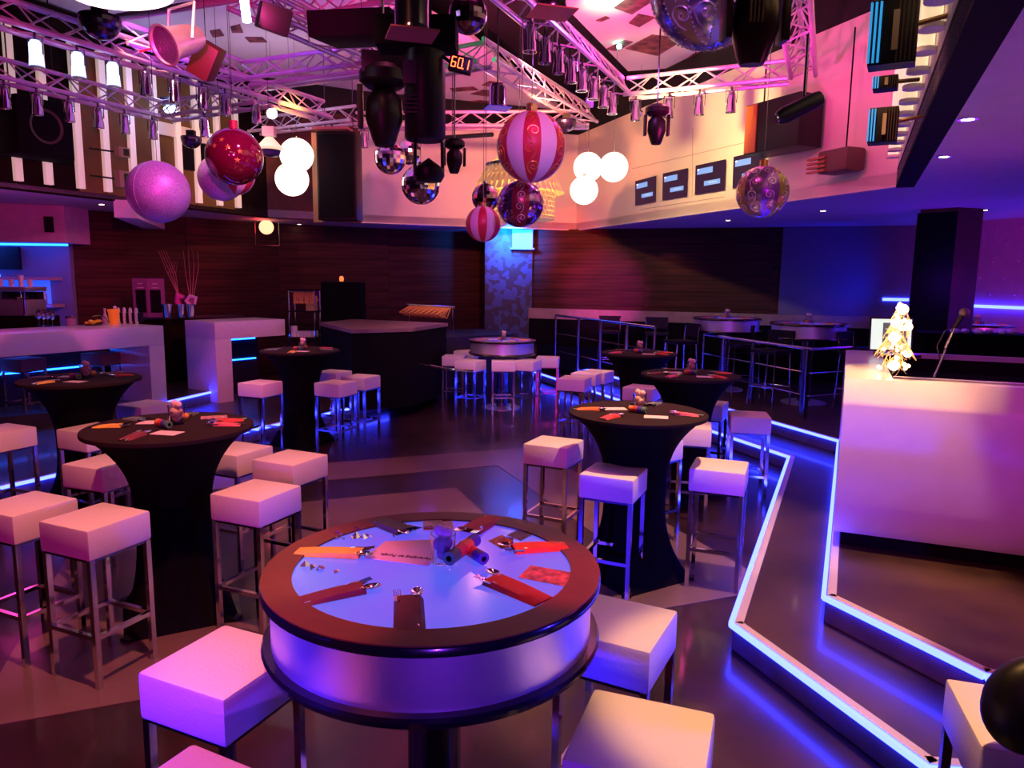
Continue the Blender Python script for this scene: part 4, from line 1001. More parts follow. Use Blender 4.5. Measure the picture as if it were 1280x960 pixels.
for i in range(40):
    u = random.random(); z = .03+.43*u; r = (.10*(1-u)+.015)*random.uniform(.3, 1); w = random.uniform(0, 2*PI)
    obj('fairy_bulb', bulb, tr, Matrix.Translation((r*math.cos(w)+.02*u, r*math.sin(w), z)))
bsz = MB().sphere((0, 0, 0), .034, 12, 8).mesh('lamp_bulb', emi('tree_glow', (1, .62, .30), 9))
for x, y, z in ((.0, -.01, .06), (-.02, -.02, .24), (.0, 0, .33), (.03, 0, .42), (.07, -.03, .14), (.06, -.03, .31)): obj('lamp_bulb', bsz, tr, Matrix.Translation((x, y, z)) @ Matrix.Scale(.75 if x > .05 else 1, 4))
# microphone
m0 = ay(1168, 468, 4.62); m1 = ay(1193, 410, 4.75); m2 = ay(1204, 393, 4.75)
mc = empty('microphone', (m0.x, m0.y, ZD), 0, 'black microphone on a slanting steel arm in front of the booth well', 'microphone')
w = V((m0.x, m0.y, ZD)); base = bw(.45, .12, ZD)
MB().tube([m0-w+V((0, 0, -.02)), m1-w], .007, 8).build('arm', M_chrome, mc)
MB().tube([(m0-w).lerp(m1-w, .55), (m0-w).lerp(m1-w, .85)], .011, 8).build('clutch', M_chromed, mc)
MB().tube([m1-w, m2-w+(m2-m1)*.02], [.013, .018], 10).build('body', M_black, mc)
MB().sphere(m2-w+V((.006, 0, .012)), .030, 14, 10).build('head', mat('mic_mesh', (.18, .15, .15), .35, .6, bump=.4, bscale=300), mc)
MB().tube([m1-w, m1-w+V((-.06, 0, -.02)), m1-w+V((-.10, 0, -.12)), m1-w+V((-.07, 0, -.22)), m0-w+V((.06, 0, .12))], .004, 6).build('cable', M_chromed, mc)
# dark table behind the booth with pale clutter
pb = az(1222, 416, 1.40)
tk = empty('rear_black_table', (pb.x+.2, pb.y, .30), -.35, 'long black table behind the DJ booth with pale clutter', 'table')
MB().box((.1, 0, 1.07), (1.9, .55, .05)).build('table_top', M_blackm, tk); MB().box((.1, 0, .52), (1.8, .45, 1.04)).build('body', M_blackm, tk)
for i in range(6):
    o = MB().sphere((0, 0, .03), .045, 10, 8, sc=(1.4, 1, .7)).build('crumpled_napkin', M_whitem); o.location = (pb.x-.35+.13*i, pb.y-.12+.04*(i % 2)-.02*i, 1.395); o.rotation_euler = (0, 0, i*1.1)
    tag(o, 'small pale crumpled napkin on the long black table behind the booth', 'napkin', 'crumpled napkins behind the booth')

# ================================================================== SCREENS ON THE RIGHT FASCIA
dF = (E4-E3).normalized(); nF = V((dF.y, -dF.x, 0))
if nF.dot(V((0, 6, 0))-E3) < 0: nF = -nF
def f_hit(px, py, off=0):
    r = ray(px, py); o = V((0, 0, CH)); return o+r*((E3+nF*off-o).dot(nF)/r.dot(nF))
M_scr = mat('screen_navy', (.008, .005, .014), .4, spec=.15, emis=(.05, .015, .05), estr=.5); M_sb = emi('screen_blue', (.22, .42, .85), .9)
SC = [((794, 226.5), (820.5, 219.5), (820, 251.5), (794, 256.5)), ((828.5, 217), (860, 210), (859, 245), (828, 250)), ((869.5, 207), (907, 199), (905.5, 237), (868.5, 243)), ((917, 196), (955, 188), (953, 228), (915.5, 235))]
M3 = lambda a, b, t_: a+(b-a)*t_
for i, q in enumerate(SC):
    w0 = f_hit(*q[3], .03)
    wn = ('leftmost of the four', 'second from the left of the four', 'third from the left of the four', 'rightmost of the four, behind an ornament')[i]
    e = empty('wall_screen', w0, 0, f'dark screen with blue boxes, {wn}', 'screen', 'screens on the cream wall')
    def fq(u, v, off): # bilinear on quad, u right v down
        a = M3(V(q[0]), V(q[1]), u); b = M3(V(q[3]), V(q[2]), u); c_ = M3(a, b, v); return f_hit(c_.x, c_.y, off)-w0
    def panel(u0, v0, u1, v1, o0_, o1_, nme, m_):
        A = [fq(u, v, o1_) for u, v in ((u0, v0), (u1, v0), (u1, v1), (u0, v1))]; Bq = [fq(u, v, o0_) for u, v in ((u0, v0), (u1, v0), (u1, v1), (u0, v1))]
        MB().add(A+Bq, [(0, 1, 2, 3), (7, 6, 5, 4), (0, 4, 5, 1), (1, 5, 6, 2), (2, 6, 7, 3), (3, 7, 4, 0)]).build(nme, m_, e, smooth=False)
    panel(0, 0, 1, 1, 0.001, .04, 'housing', M_scr)
    panel(.06, .14, .58, .34, .04, .043, 'blue_box', M_sb); panel(.30, .60, .84, .76, .04, .043, 'blue_box', M_sb)
    panel(.07, .15, .12, .19, .043, .045, 'white_text', M_glow)
    for k in range(5): panel(.45+.06*k, .66, .48+.06*k, .69, .043, .045, 'white_text', emi('screen_white', (.75, .85, .75), 1.1))
# thin joints on the cream wall
for a, b in (((790, 211), (932, 178)), ((800, 262), (905, 246))):
    A, B = f_hit(*a, .002), f_hit(*b, .002); MB().tube([A, B], .003, 4).build('panel_joint', M_ledge, fa_r)
A, B = f_hit(866, 160, .002), f_hit(865, 245, .002); MB().tube([A, B], .003, 4).build('panel_joint', M_ledge, fa_r)

# ================================================================== HANGING BALLS
ZW = 5.12
def inpoly(x, y, P):
    c_ = False
    for i in range(len(P)):
        a, b = P[i], P[i-1]
        if (a.y > y) != (b.y > y) and x < (b.x-a.x)*(y-a.y)/(b.y-a.y)+a.x: c_ = not c_
    return c_
def zceil(p): return ZC if inpoly(p.x, p.y, P1) or inpoly(p.x, p.y, P2) else 5.5
def wire(e, r, x=0, y=0, top=None, name='wire'):
    z1 = zceil(e.location)-e.location.z; MB().tube([(x, y, r), (x, y, z1)], .0025, 5).build(name, M_chromed, e)
def scroll(m, R, lon, z0, z1, rw, n=3, wid=.22):
    """S-shaped scrolls running along a meridian of the ball"""
    for i in range(n):
        lc = z0+(z1-z0)*(i+.5)/n; h = (z1-z0)/n; s_ = 1 if i % 2 else -1; pts = []
        for k in range(26):
            u = k/25; th = u*2.6*PI; rr = .36*h*(1-u*.85)
            la = lc+rr*math.sin(th)*1.0+h*.12*(1-u)*0; lo = lon+s_*(rr*math.cos(th)-.1*h)/max(.3, math.cos(lc))
            pts.append((R*math.cos(la)*math.cos(lo), R*math.cos(la)*math.sin(lo), R*math.sin(la)))
        m.tube(pts, rw, 5)
        a0 = lc+.45*h; pts = [(R*math.cos(la)*math.cos(lo), R*math.cos(la)*math.sin(lo), R*math.sin(la)) for la, lo in ((lc-.36*h*0, lon+s_*.26*h/max(.3, math.cos(lc))), (lc-.3*h, lon+s_*.2*h/max(.3, math.cos(lc))), (lc-.55*h, lon))]
        m.tube(pts, rw, 5)
def gore_ball(name, p, R, mats, n, label, group=None, capm=None, scm=None, lon0=0, sl=(), top=None, tilt=0, rw=None, beads=None):
    e = empty(name, p, 0, label, 'bauble', group); e.rotation_euler = (0, tilt, 0)
    rows = [(max(1e-4, R*math.sin(PI*i/18)), -R*math.cos(PI*i/18)) for i in range(19)]
    for k in range(n):
        a0 = lon0+2*PI*k/n; m = MB(); m.lathe(rows, 5, None, a0, a0+2*PI/n); m.build('panel', mats[k % len(mats)], e)
    MB().lathe([(.0001, R+.05*R/.25), (R*.16, R+.05*R/.25), (R*.16, R*.97), (R*.10, R*.97)], 14).build('cap', capm or mat('bauble_gold', (.7, .45, .15), .3, .8), e)
    if scm:
        for k in sl:
            m = MB(); scroll(m, R*1.004, lon0+2*PI*(k+.5)/n, -.95, 1.05, rw or R*.014, 4); m.build('scrollwork', scm, e)
    if beads:
        b = MB()
        for k in range(n):
            lo = lon0+2*PI*k/n
            for j in range(34):
                la = -1.45+j*.085; b.sphere((R*1.005*math.cos(la)*math.cos(lo), R*1.005*math.cos(la)*math.sin(lo), R*1.005*math.sin(la)), R*.018, 6, 4)
        o = b.build('beading', beads, e); o['kind'] = 'stuff'
    if tilt == 0: wire(e, R*1.1, top=top)
    return e
M_str_r = mat('bauble_red', (.62, .03, .06), .4, .1); M_str_w = mat('bauble_white', (.86, .74, .80), .4)
M_gold = mat('gold_trim', (.85, .50, .10), .3, .7)
def at_r(px, py, rpx, R): return ay(px, py, FPX*R/rpx)
gore_ball('striped_bauble', at_r(664, 184, 41.5, .27), .27, [M_str_r, M_str_w], 12, 'large red and white striped bauble with gold scrolls', None, None, M_gold, -PI/2-PI/12, (0, 2, 10))
gore_ball('striped_bauble', at_r(604, 280, 21.5, .16), .16, [M_str_r, mat('bauble_pink', (.85, .62, .70), .4)], 12, 'small red and white striped bauble, lowest of the hanging cluster', None, None, None, -PI/2-PI/12)
gore_ball('striped_bauble', at_r(292, 218, 25, .20), .20, [M_str_r, M_str_w], 12, 'red and white striped bauble behind the maroon one', None, None, None, -PI/2)
M_pur = mat('bauble_purple_metal', (.42, .22, .50), .12, .9); M_brz = mat('bauble_bronze', (.50, .32, .18), .15, .9); M_wine = mat('bauble_wine', (.30, .03, .05), .3, .5)
gore_ball('scroll_bauble', at_r(650.5, 255, 28, .19), .19, [M_wine, M_pur, M_brz, M_pur], 8, 'purple and bronze metallic bauble with a red scroll band', None, None, mat('silver_trim', (.85, .75, .7), .3, .7), -PI/2-PI/8, (0, 2, 6), rw=.0035)
gore_ball('scroll_bauble', at_r(953, 240, 31, .19), .19, [mat('bauble_silver', (.6, .55, .62), .2, .8), mat('bauble_violet', (.40, .12, .55), .25, .6), mat('bauble_olive', (.48, .42, .05), .3, .4)], 9, 'olive, violet and silver bauble with scrolls in front of the screens', None, M_gold, mat('silver_trim', (.85, .75, .7), .3, .7), -PI/2-PI/3, (0, 1, 2, 8), rw=.0035, top=5.12)
gore_ball('scroll_bauble', at_r(887, -17, 69, .26), .26, [mat('bauble_pewter', (.42, .40, .26), .3, .7), mat('bauble_silverblue', (.45, .42, .70), .2, .9)], 12, 'very large silver and olive bauble with beading cut by the top edge', None, None, mat('bead_lilac', (.60, .52, .62), .3, .7), -PI/2-.1, (0, 1, 2, 10, 11), rw=.004, beads=mat('bead_lilac', (.60, .52, .62), .3, .7), top=5.12)
# maroon glossy ball
p = at_r(293, 196, 33.5, .24); e = empty('maroon_bauble', p, 0, 'glossy maroon bauble with gold stars at the left', 'bauble')
MB().sphere((0, 0, 0), .24, 40, 26).build('ball', mat('bauble_maroon', (.13, .005, .035), .08, .35, coat=.6), e); MB().lathe([(.0001, .30), (.04, .30), (.04, .235)], 14).build('cap', mat('bauble_capred', (.4, .05, .08), .3, .6), e); wire(e, .29)
star = MB()
vs = [(.026*(1 if k % 2 == 0 else .42)*math.sin(PI*k/5), 0, .026*(1 if k % 2 == 0 else .42)*math.cos(PI*k/5)) for k in range(10)]; star.add(vs+[(0, -.004, 0)], [(k, (k+1) % 10, 10) for k in range(10)])
sm_ = star.mesh('gold_star', M_gold)
for lo, la in ((-.75, .25), (-.35, .22), (.15, .18), (.55, .05), (-.1, .45), (.45, -.25)):
    d_ = V((math.sin(lo)*math.cos(la), -math.cos(lo)*math.cos(la), math.sin(la))); obj('gold_star', sm_, e, Matrix.Translation(d_*.242) @ d_.to_track_quat('-Y', 'Z').to_matrix().to_4x4())
# lilac glitter balls
for px, py, r, R, lb in ((198, 240, 36.5, .26, 'large lilac glitter ball at the left, in front of the gallery'), (277, 222, 27.5, .22, 'smaller lilac glitter ball half behind the maroon bauble')):
    e = empty('glitter_ball', at_r(px, py, r, R), 0, lb, 'bauble', 'lilac glitter balls'); MB().sphere((0, 0, 0), R, 40, 26).build('ball', M_lilac, e)
    ring = [(R*1.002*math.cos(a)*.0-.0+R*1.002*math.sin(a)*math.sin(-.35), -R*1.002*math.sin(a)*math.cos(-.35), R*1.002*math.cos(a)) for a in [2*PI*k/48 for k in range(48)]]
    MB().tube(ring, .003, 5, closed=True).build('seam', M_lilac, e); wire(e, R)
# mirror balls
def mirror_ball(p, R, label, m=None, n=26, top=None, sc=(1, 1, 1), cap=True):
    e = empty('mirror_ball', p, 0, label, 'mirror ball', 'mirror balls')
    MB().sphere((0, 0, 0), R, n, n//2, sc=sc).build('tiles', m or M_mirror, e, smooth=False)
    MB().lathe([(.0001, R*1.12), (R*.2, R*1.12), (R*.2, R*.96), (.0001, R*.96)], 12).build('cap', M_chrome, e); wire(e, R*1.1, top=top); return e
mirror_ball(at_r(488, 198, 19, .19), .19, 'silver mirror ball, left of the cluster of three by the black column')
mirror_ball(at_r(511, 190, 15, .17), .17, 'silver mirror ball, highest of the cluster of three by the black column')
mirror_ball(at_r(526, 231, 23.5, .22), .22, 'violet-lit mirror ball, lowest of the cluster of three by the black column', n=30)
mirror_ball(at_r(607, 247, 17, .14), .14, 'bronze-tinted smooth mirror ball above the small striped bauble', mat('mirror_bronze', (.62, .50, .45), .08, 1))
mirror_ball(ay(585, 18, 4.6), .115, 'dark mirror ball hanging at the top centre', mat('mirror_dark', (.22, .14, .2), .15, 1), sc=(1, 1, 1.0))
mirror_ball(at_r(800, 142, 4.0, .05), .05, 'tiny mirror ball left of the moving head on the right', n=14)
def half_ball(px, py, r, R, label, d=None):
    e = empty('half_mirror_ball', at_r(px, py, r, R), 0, label, 'mirror ball', 'half mirror balls')
    MB().lathe([(max(1e-4, R*math.sin(PI/2*i/8)), -R*math.cos(PI/2*i/8)) for i in range(9)]+[(R*.98, .02), (.0001, .02)], 26).build('tiles', mat('mirror_black', (.10, .07, .14), .18, .9), e, smooth=False)
    MB().box((0, 0, .06), (.10, .08, .08)).build('motor', M_black, e); wire(e, .09); return e
half_ball(239, 173, 12, .13, 'black half mirror ball left of the maroon bauble')
half_ball(125, 24, 23, .16, 'large dark half mirror ball near the top left')
half_ball(708, 152, 12, .13, 'dark half mirror ball right of the large striped bauble')
# glowing globes
for px, py, r, R, lb, g in ((371, 194, 20, .22, 'upper glowing white globe of the left pair', 1), (365, 224, 20, .22, 'lower glowing white globe of the left pair', 1), (735, 209, 17.5, .20, 'upper left glowing globe of the trio by the cream wall', 2), (767, 209, 17.5, .20, 'right glowing globe of the trio by the cream wall', 2), (730, 238, 17, .19, 'lowest glowing globe of the trio by the cream wall', 2)):
    e = empty('glowing_globe', at_r(px, py, r, R), 0, lb, 'globe lamp', 'glowing globes'); MB().sphere((0, 0, 0), R, 32, 20).build('globe', M_glow, e)
    MB().lathe([(.0001, R+.02), (.02, R+.02), (.02, R-.005)], 10).build('fitting', M_chromed, e); wire(e, R, top=4.9)
# rattan pagoda lamp
p = ay(648, 228, 8.2); rp = empty('shell_chandelier', p, 0, 'three-tiered golden shell chandelier behind the striped bauble', 'chandelier')
M_shell = mat('shell_gold', (.80, .52, .24), .4, var=.45, vscale=30, emis=(1, .5, .18), estr=.30)
def fringe(zt_, zb_, r0, r1, n, nme='shell_fringe'):
    m = MB()
    for j in range(3):
        for k in range(n):
            a = 2*PI*(k+.5*(j % 2))/n; u = j/3; ra = r0+(r1-r0)*u; rb = r0+(r1-r0)*(u+.36); za = zt_+(zb_-zt_)*u; zb2 = zt_+(zb_-zt_)*(u+.36); w = PI/n*.95
            m.add([(ra*math.cos(a-w*.6), ra*math.sin(a-w*.6), za), (ra*math.cos(a+w*.6), ra*math.sin(a+w*.6), za), ((rb+.01)*math.cos(a+w), (rb+.01)*math.sin(a+w), zb2), ((rb+.016)*math.cos(a), (rb+.016)*math.sin(a), zb2-.012), ((rb+.01)*math.cos(a-w), (rb+.01)*math.sin(a-w), zb2)], [(0, 1, 2, 3, 4)])
    o = m.build(nme, M_shell, rp, smooth=False); o['kind'] = 'stuff'
fringe(.47, .22, .04, .30, 30); fringe(.20, -.02, .28, .43, 40); fringe(-.06, -.20, .44, .42, 46) if False else None
fringe(.16, -.10, .36, .49, 44); 
MB().lathe([(.36, .19), (.36, .14)], 40).build('hoop', M_chromed, rp)
m = MB()
for j in range(5):
    for k in range(44):
        a = 2*PI*(k+.5*(j % 2))/44; z = -.14-.05*j; m.box((.40*math.cos(a), .40*math.sin(a), z), (.012, .046, .040), rz=a)
o = m.build('lower_basket', M_shell, rp, smooth=False); o['kind'] = 'stuff'
MB().lathe([(.41, -.37), (.40, -.39), (.41, -.40), (.0001, -.40)], 40).build('bottom_ring', M_shell, rp)
MB().lathe([(.0001, .60), (.03, .55), (.05, .47)], 14).build('finial', M_shell, rp); wire(rp, .58)
point('chandelier_bulb', p+V((0, 0, -.1)), (1, .5, .2), 14, .1)

# ================================================================== TRUSSES
def truss(p0, p1, label, s=.24, m=None, flip=False, rc=.024, rb=.009, kind='truss'):
    p0 = V(p0); p1 = V(p1); e = empty('lighting_truss', p0, 0, label, 'truss', 'lighting rig trusses'); d_ = p1-p0; L = d_.length; u = d_.normalized()
    side = V((u.y, -u.x, 0)).normalized(); up = side.cross(u).normalized()
    if up.z < 0: up = -up
    m = m or M_truss; k = -1 if flip else 1
    A = [side*s/2, side*-s/2, up*s*.87*k]
    if flip: A = [a+up*s*.87 for a in A]
    for a in A: MB().tube([a, a+d_], rc, 8).build('chord', m, e)
    nb = max(2, round(L/s*.75)); st = L/nb
    for (a, b) in ((0, 1), (0, 2), (1, 2)):
        m1 = MB().tube([A[a], A[b]+u*st], rb, 5).mesh('brace', m); m2 = MB().tube([A[b], A[a]+u*st], rb, 5).mesh('brace', m)
        for i in range(nb):
            obj('brace', m1 if i % 2 == 0 else m2, e, Matrix.Translation(u*st*i))
            if a == 0 and b == 2: obj('brace', m2 if i % 2 == 0 else m1, e, Matrix.Translation(u*st*i))
    return e
ZR = 4.12
def tz(x, y, z=ZR): return az(x, y, z)
TR = [((600, -34), (778, 121), ZR, 'truss running from the top centre down to the right rig corner, with small cans'),
      ((783, 121), (985, 101), ZR, 'truss across the cream wall from the rig corner to the right'),
      ((1004, 96), (988, -30), ZR, 'truss at the right end of the rig leading toward the camera'),
      ((604, 76), (736, 153), ZR, 'truss slanting down to a point above the large striped bauble'),
      ((736, 158), (445, 160), ZR, 'far truss above the mauve wall behind the black column'),
      ((445, 152), (318, 166), ZR, 'bright white-lit truss above the pair of glowing globes'),
      ((-30, 92), (205, 149), 3.93, 'truss along the left gallery wall carrying small cans'),
      ((205, 149), (330, 130), 3.93, 'short blue-lit truss joining the left corner'),
      ((150, 56), (302, 100), ZR, 'purple truss from the upper left to the inner corner'),
      ((302, 103), (500, 78), ZR, 'purple truss from the inner corner to the black column'),
      ((300, 8), (478, 88), ZR, 'purple truss slanting behind the flat black box'),
      ((340, -6), (400, 26), ZR, 'short red-lit truss at the top centre left'),
      ((400, 26), (520, 2), ZR, 'red-lit truss at the top, above the flat black box'),
      ((500, 98), (606, 80), ZR, 'green-lit truss between the black column and the slanting truss')]
for a, b, z, lb in TR: truss(tz(*a, z), tz(*b, z), lb)
M_pipe = mat('pipe_rose', (.80, .22, .36), .3, .6)
truss(tz(-30, 20, 4.0), tz(405, 148, 4.0), 'long rose-lit truss crossing the whole upper left', .24, None, False, .028)
o = MB().tube([tz(100, 30, 4.2), tz(305, -4, 4.2)], .035, 10).build('scaffold_pipe', M_truss); tag(o, 'pale blue lit single pipe behind the large chrome lamp', 'pipe')
o = MB().tube([tz(320, 112, 4.3), tz(510, 88, 4.3)], .028, 10).build('scaffold_pipe', M_truss); tag(o, 'violet single pipe below the inner corner of the rig', 'pipe')
# truss suspension
for x, y in ((290, 20), (668, 80), (640, 60)):
    pass

# ================================================================== PAR CANS
def make_can(bright=False):
    e = empty('par_can', (0, 0, 0))
    MB().lathe([(.0001, .12), (.028, .12), (.045, .09), (.047, -.02), (.052, -.03), (.056, -.10), (.060, -.105), (.052, -.105), (.044, -.02), (.0001, -.02)], 20).build('housing', M_chrome, e)
    MB().lathe([(.0001, -.06), (.048, -.06)], 16).build('lens', mat('lens_dark', (.1, .1, .2), .1, .5), e)
    MB().tube([(-.06, 0, .0), (-.062, 0, .13), (.062, 0, .13), (.06, 0, .0)], .006, 6).build('yoke', M_chromed, e)
    MB().tube([(0, 0, .13), (0, 0, .20)], .012, 6).build('clamp', M_chromed, e)
    return e
can0 = make_can(); used = [0]
def can(px, py, rpx, label, group, R=.058, bright=False, rot=None, z=None):
    p = az(px, py, z) if z else at_r(px, py, rpx, R)
    if used[0] == 0: c_ = can0; c_.location = p
    else: c_ = clone(can0, p)
    used[0] += 1
    if rot: c_.rotation_euler = rot
    s_ = 1.0
    c_['label'] = label; c_['category'] = 'stage lamp'; c_['group'] = group
    if bright:
        for ch in c_.children:
            if ch.name.startswith('lens'): ch.data = ch.data.copy(); ch.data.materials[0] = emi('lens_white', (.75, .8, 1), 14)
    return c_
def under(A, Bp, z, x):      # a place just below a truss where the picture column x crosses it
    t_ = (x-A[0])/(Bp[0]-A[0]); p = az(x, A[1]+(Bp[1]-A[1])*t_, z); return p+V((0, 0, -.172))
ORD = ('first', 'second', 'third', 'fourth', 'fifth', 'sixth', 'seventh', 'eighth')
def cans(A, Bp, z, xs, labels, group, bright=False):
    global used
    for x, lb in zip(xs, labels):
        p = under(A, Bp, z, x)
        if used[0] == 0: c_ = can0; c_.location = p
        else: c_ = clone(can0, p)
        used[0] += 1; c_['label'] = lb; c_['category'] = 'stage lamp'; c_['group'] = group
        if bright:
            for ch in c_.children:
                if ch.name.startswith('lens'): ch.data = ch.data.copy(); ch.data.materials[0] = emi('lens_white', (.75, .8, 1), 14)
            o = MB().lathe([(.030, .115), (.047, .085), (.049, -.02), (.054, -.095)], 16, None).build('glare_shell', emi('can_glare', (.42, .48, 1), 2.6), c_); o.scale = (1.1, 1.1, 1)  # added glowing shell, paints strong light onto the chrome can
cans((600, -34), (778, 121), ZR, (663, 682, 699, 714, 728, 742, 755, 766), ['small chrome can on the centre right truss, '+w_ for w_ in ('nearest the camera', 'second from the camera', 'third from the camera', 'fourth from the camera', 'fifth from the camera', 'sixth from the camera', 'seventh from the camera', 'farthest from the camera')], 'cans on the centre right truss')
cans((783, 121), (985, 101), ZR, (795, 837, 875, 915), ['small chrome can on the cream wall truss, '+w_ for w_ in ('at the rig corner', 'right of the moving head', 'third along', 'at the right end')], 'cans on the cream wall truss')
cans((-30, 92), (205, 149), 3.93, (4, 45, 85, 122, 155, 190), ['small chrome can on the gallery wall truss, '+w_ for w_ in ('cut by the left edge', 'second from the left', 'third from the left', 'fourth from the left', 'fifth from the left', 'last before the corner')], 'cans on the gallery wall truss')
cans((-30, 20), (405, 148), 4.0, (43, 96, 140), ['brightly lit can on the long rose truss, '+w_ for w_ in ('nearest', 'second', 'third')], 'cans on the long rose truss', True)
cans((-30, 20), (405, 148), 4.0, (181, 217, 252, 281, 320), ['unlit can on the long rose truss, '+w_ for w_ in ('right after the bright ones', 'second unlit one', 'third unlit one', 'fourth unlit one', 'last of the row')], 'cans on the long rose truss')
cans((205, 149), (330, 130), 3.93, (255,), ['small can under the blue-lit corner truss'], 'cans on the inner trusses')
cans((736, 158), (445, 160), ZR, (455,), ['small can just above the tall black speaker'], 'cans on the inner trusses')
cans((445, 152), (318, 166), ZR, (415,), ['rose-lit can right of the glowing pair'], 'cans on the inner trusses')
# large par lamp
def big_par(p, rot, R, label, m, gel=None):
    e = empty('large_par_lamp', p, 0, label, 'stage lamp'); e.rotation_euler = V(rot).to_track_quat('-Z', 'Y').to_euler()
    MB().lathe([(.0001, R*2.2), (R*.55, R*2.2), (R*.75, R*1.6), (R*.85, R*.2), (R, 0), (R*1.08, -.02), (R*.95, -.02)], 30).build('housing', m, e)
    MB().lathe([(.0001, .0), (R*.96, .0)], 30).build('mesh_front', mat('lamp_mesh', (.16, .10, .2), .4, .7, bump=.9, bscale=120), e)
    MB().tube([(-R*1.1, 0, R*.9), (-R*1.1, R*1.6, R*1.9), (R*1.1, R*1.6, R*1.9), (R*1.1, 0, R*.9)], .009, 6).build('yoke', M_steel, e)
    if gel: MB().box((R*1.25, 0, -.02), (R*.25, .01, R*1.1)).build('gel_flap', gel, e)
    return e
big_par(ay(208, 56, 4.1), (-.45, -.75, -.42), .10, 'large chrome par lamp with mesh front near the top left', M_steel, mat('gel_red', (.8, .06, .04), .3))
# dark boxes and other rig gear
def rbox(name, px, py, y, dim, label, cat, m=M_black, rot=(0, 0, 0), bev=.01):
    e = empty(name, ay(px, py, y), 0, label, cat); o = MB().box((0, 0, 0), dim).build('housing', m, e, bevel=bev); o.rotation_euler = rot; wire(e, dim[2]*.5, name='hanger'); return e
rbox('rig_box', 258, 76, 4.6, (.13, .16, .2), 'dark red-brown box lamp behind the large chrome par lamp', 'stage lamp', mat('dark_redbrown', (.06, .008, .006), .5), (.3, .5, .2))
rbox('rig_box', 342, 24, 4.4, (.17, .17, .14), 'small dark hexagonal box high in the rig', 'stage lamp', M_black, (.3, .2, .5))
rbox('flat_black_box', 452, 36, 5.2, (.56, .5, .16), 'flat black box speaker high in the rig at centre left', 'speaker', M_blackm, (.15, 0, -.15))
# black column with display
cp = ay(531, 120, 4.2); R_ = .107
bc = empty('black_column', cp, 0, 'big black cylinder housing hanging in the middle of the rig', 'stage lamp')
zt_ = ay(531, 66, 4.2).z-cp.z; zb_ = ay(531, 176, 4.2).z-cp.z
MB().lathe([(.0001, zb_), (R_*.95, zb_), (R_*1.06, zb_+.015), (R_*1.06, zt_), (R_*.9, zt_+.02), (.0001, zt_+.02)], 12).build('housing', M_black, bc)
MB().box((-.04, 0, zt_+.09), (.44, .22, .16)).build('cross_head', M_blackm, bc, bevel=.02)
MB().tube([(0, 0, zt_+.16), (0, 0, zceil(cp)-cp.z)], .04, 12).build('hanging_pole', M_blackm, bc)
MB().box((-.062, -.095, .10), (.085, .02, .12)).build('control_panel', mat('panel_violet', (.06, .02, .08), .15), bc)
for k in range(5): MB().box((-.062, -.100, -.02-.022*k), (.085, .012, .008)).build('vent_slot', M_chromed, bc)
dp = ay(576, 81, 4.15); ds = empty('digital_display', dp, 0, 'small tilted digital display showing 60.1 in red', 'display'); ds.rotation_euler = (0, .22, 0)
MB().box((0, 0, 0), (.125, .05, .085)).build('housing', M_black, ds, bevel=.006)
SEG = {'a': ((0, 1), (1, 1)), 'b': ((1, 1), (1, .5)), 'c': ((1, .5), (1, 0)), 'd': ((0, 0), (1, 0)), 'e': ((0, 0), (0, .5)), 'f': ((0, .5), (0, 1)), 'g': ((0, .5), (1, .5))}
M_seg = emi('segment_red', (1, .10, .03), 6)
for ch, x0 in (('afgedc', -.048), ('abcdef', -.012), ('bc', .022)):
    for s_ in ch:
        (a, b), (c_, d2) = SEG[s_]; k = 1 if ch != 'bc' else 1
        MB().tube([(x0+a*.022, -.027, -.024+b*.05), (x0+c_*.022, -.027, -.024+d2*.05)], .0026, 5).build('digit_segment', M_seg, ds)
MB().sphere((.018, -.027, -.024), .004, 8, 6).build('decimal_point', M_seg, ds)
MB().tube([(-.06, 0, 0), (-.14, .02, .04)], .01, 6).build('bracket', M_black, ds)
# moving heads
def moving_head(p, label, s_=1.0, rz=0, tilt=0.0, col=M_black, top=None, front=None, pole=True):
    e = empty('moving_head_lamp', p, rz, label, 'stage lamp')
    MB().lathe([(.0001, .17*s_), (.10*s_, .17*s_), (.13*s_, .14*s_), (.13*s_, .09*s_), (.09*s_, .06*s_), (.0001, .06*s_)], 18).build('base', col, e)
    for k in (-1, 1): MB().box((k*.125*s_, 0, -.04*s_), (.03*s_, .08*s_, .22*s_)).build('yoke_arm', col, e, bevel=.008*s_)
    h = MB().lathe([(.0001, .12*s_), (.05*s_, .12*s_), (.095*s_, .06*s_), (.10*s_, -.04*s_), (.065*s_, -.15*s_), (.05*s_, -.18*s_), (.0001, -.18*s_)], 20).build('head', col, e, loc=(0, 0, -.06*s_)); h.rotation_euler = (tilt, 0, 0)
    if front: MB().lathe([(.0001, -.182*s_), (.045*s_, -.182*s_)], 16).build('lens', front, h)
    if pole: MB().tube([(0, 0, .17*s_), (0, 0, zceil(p)-p.z)], .008, 8).build('clamp', M_chromed, e)
    return e
M_mh = mat('moving_head_black', (.008, .005, .006), .4, spec=.3)
moving_head(ay(821, 152, 7.6), 'black moving head lamp under the cream wall truss', .92, 0, .0, M_mh, 4.45)
moving_head(ay(568, 192, 7.0), 'black moving head lamp right of the black column', .75, .2, .2, M_mh, 4.3)
e = moving_head(ay(480, 125, 4.7), 'large black moving head left of the black column', 1.15, .15, 0, M_mh, 4.5)
MB().box((.02, 0, .20), (.30, .2, .13)).build('transformer', M_black, e, bevel=.01)
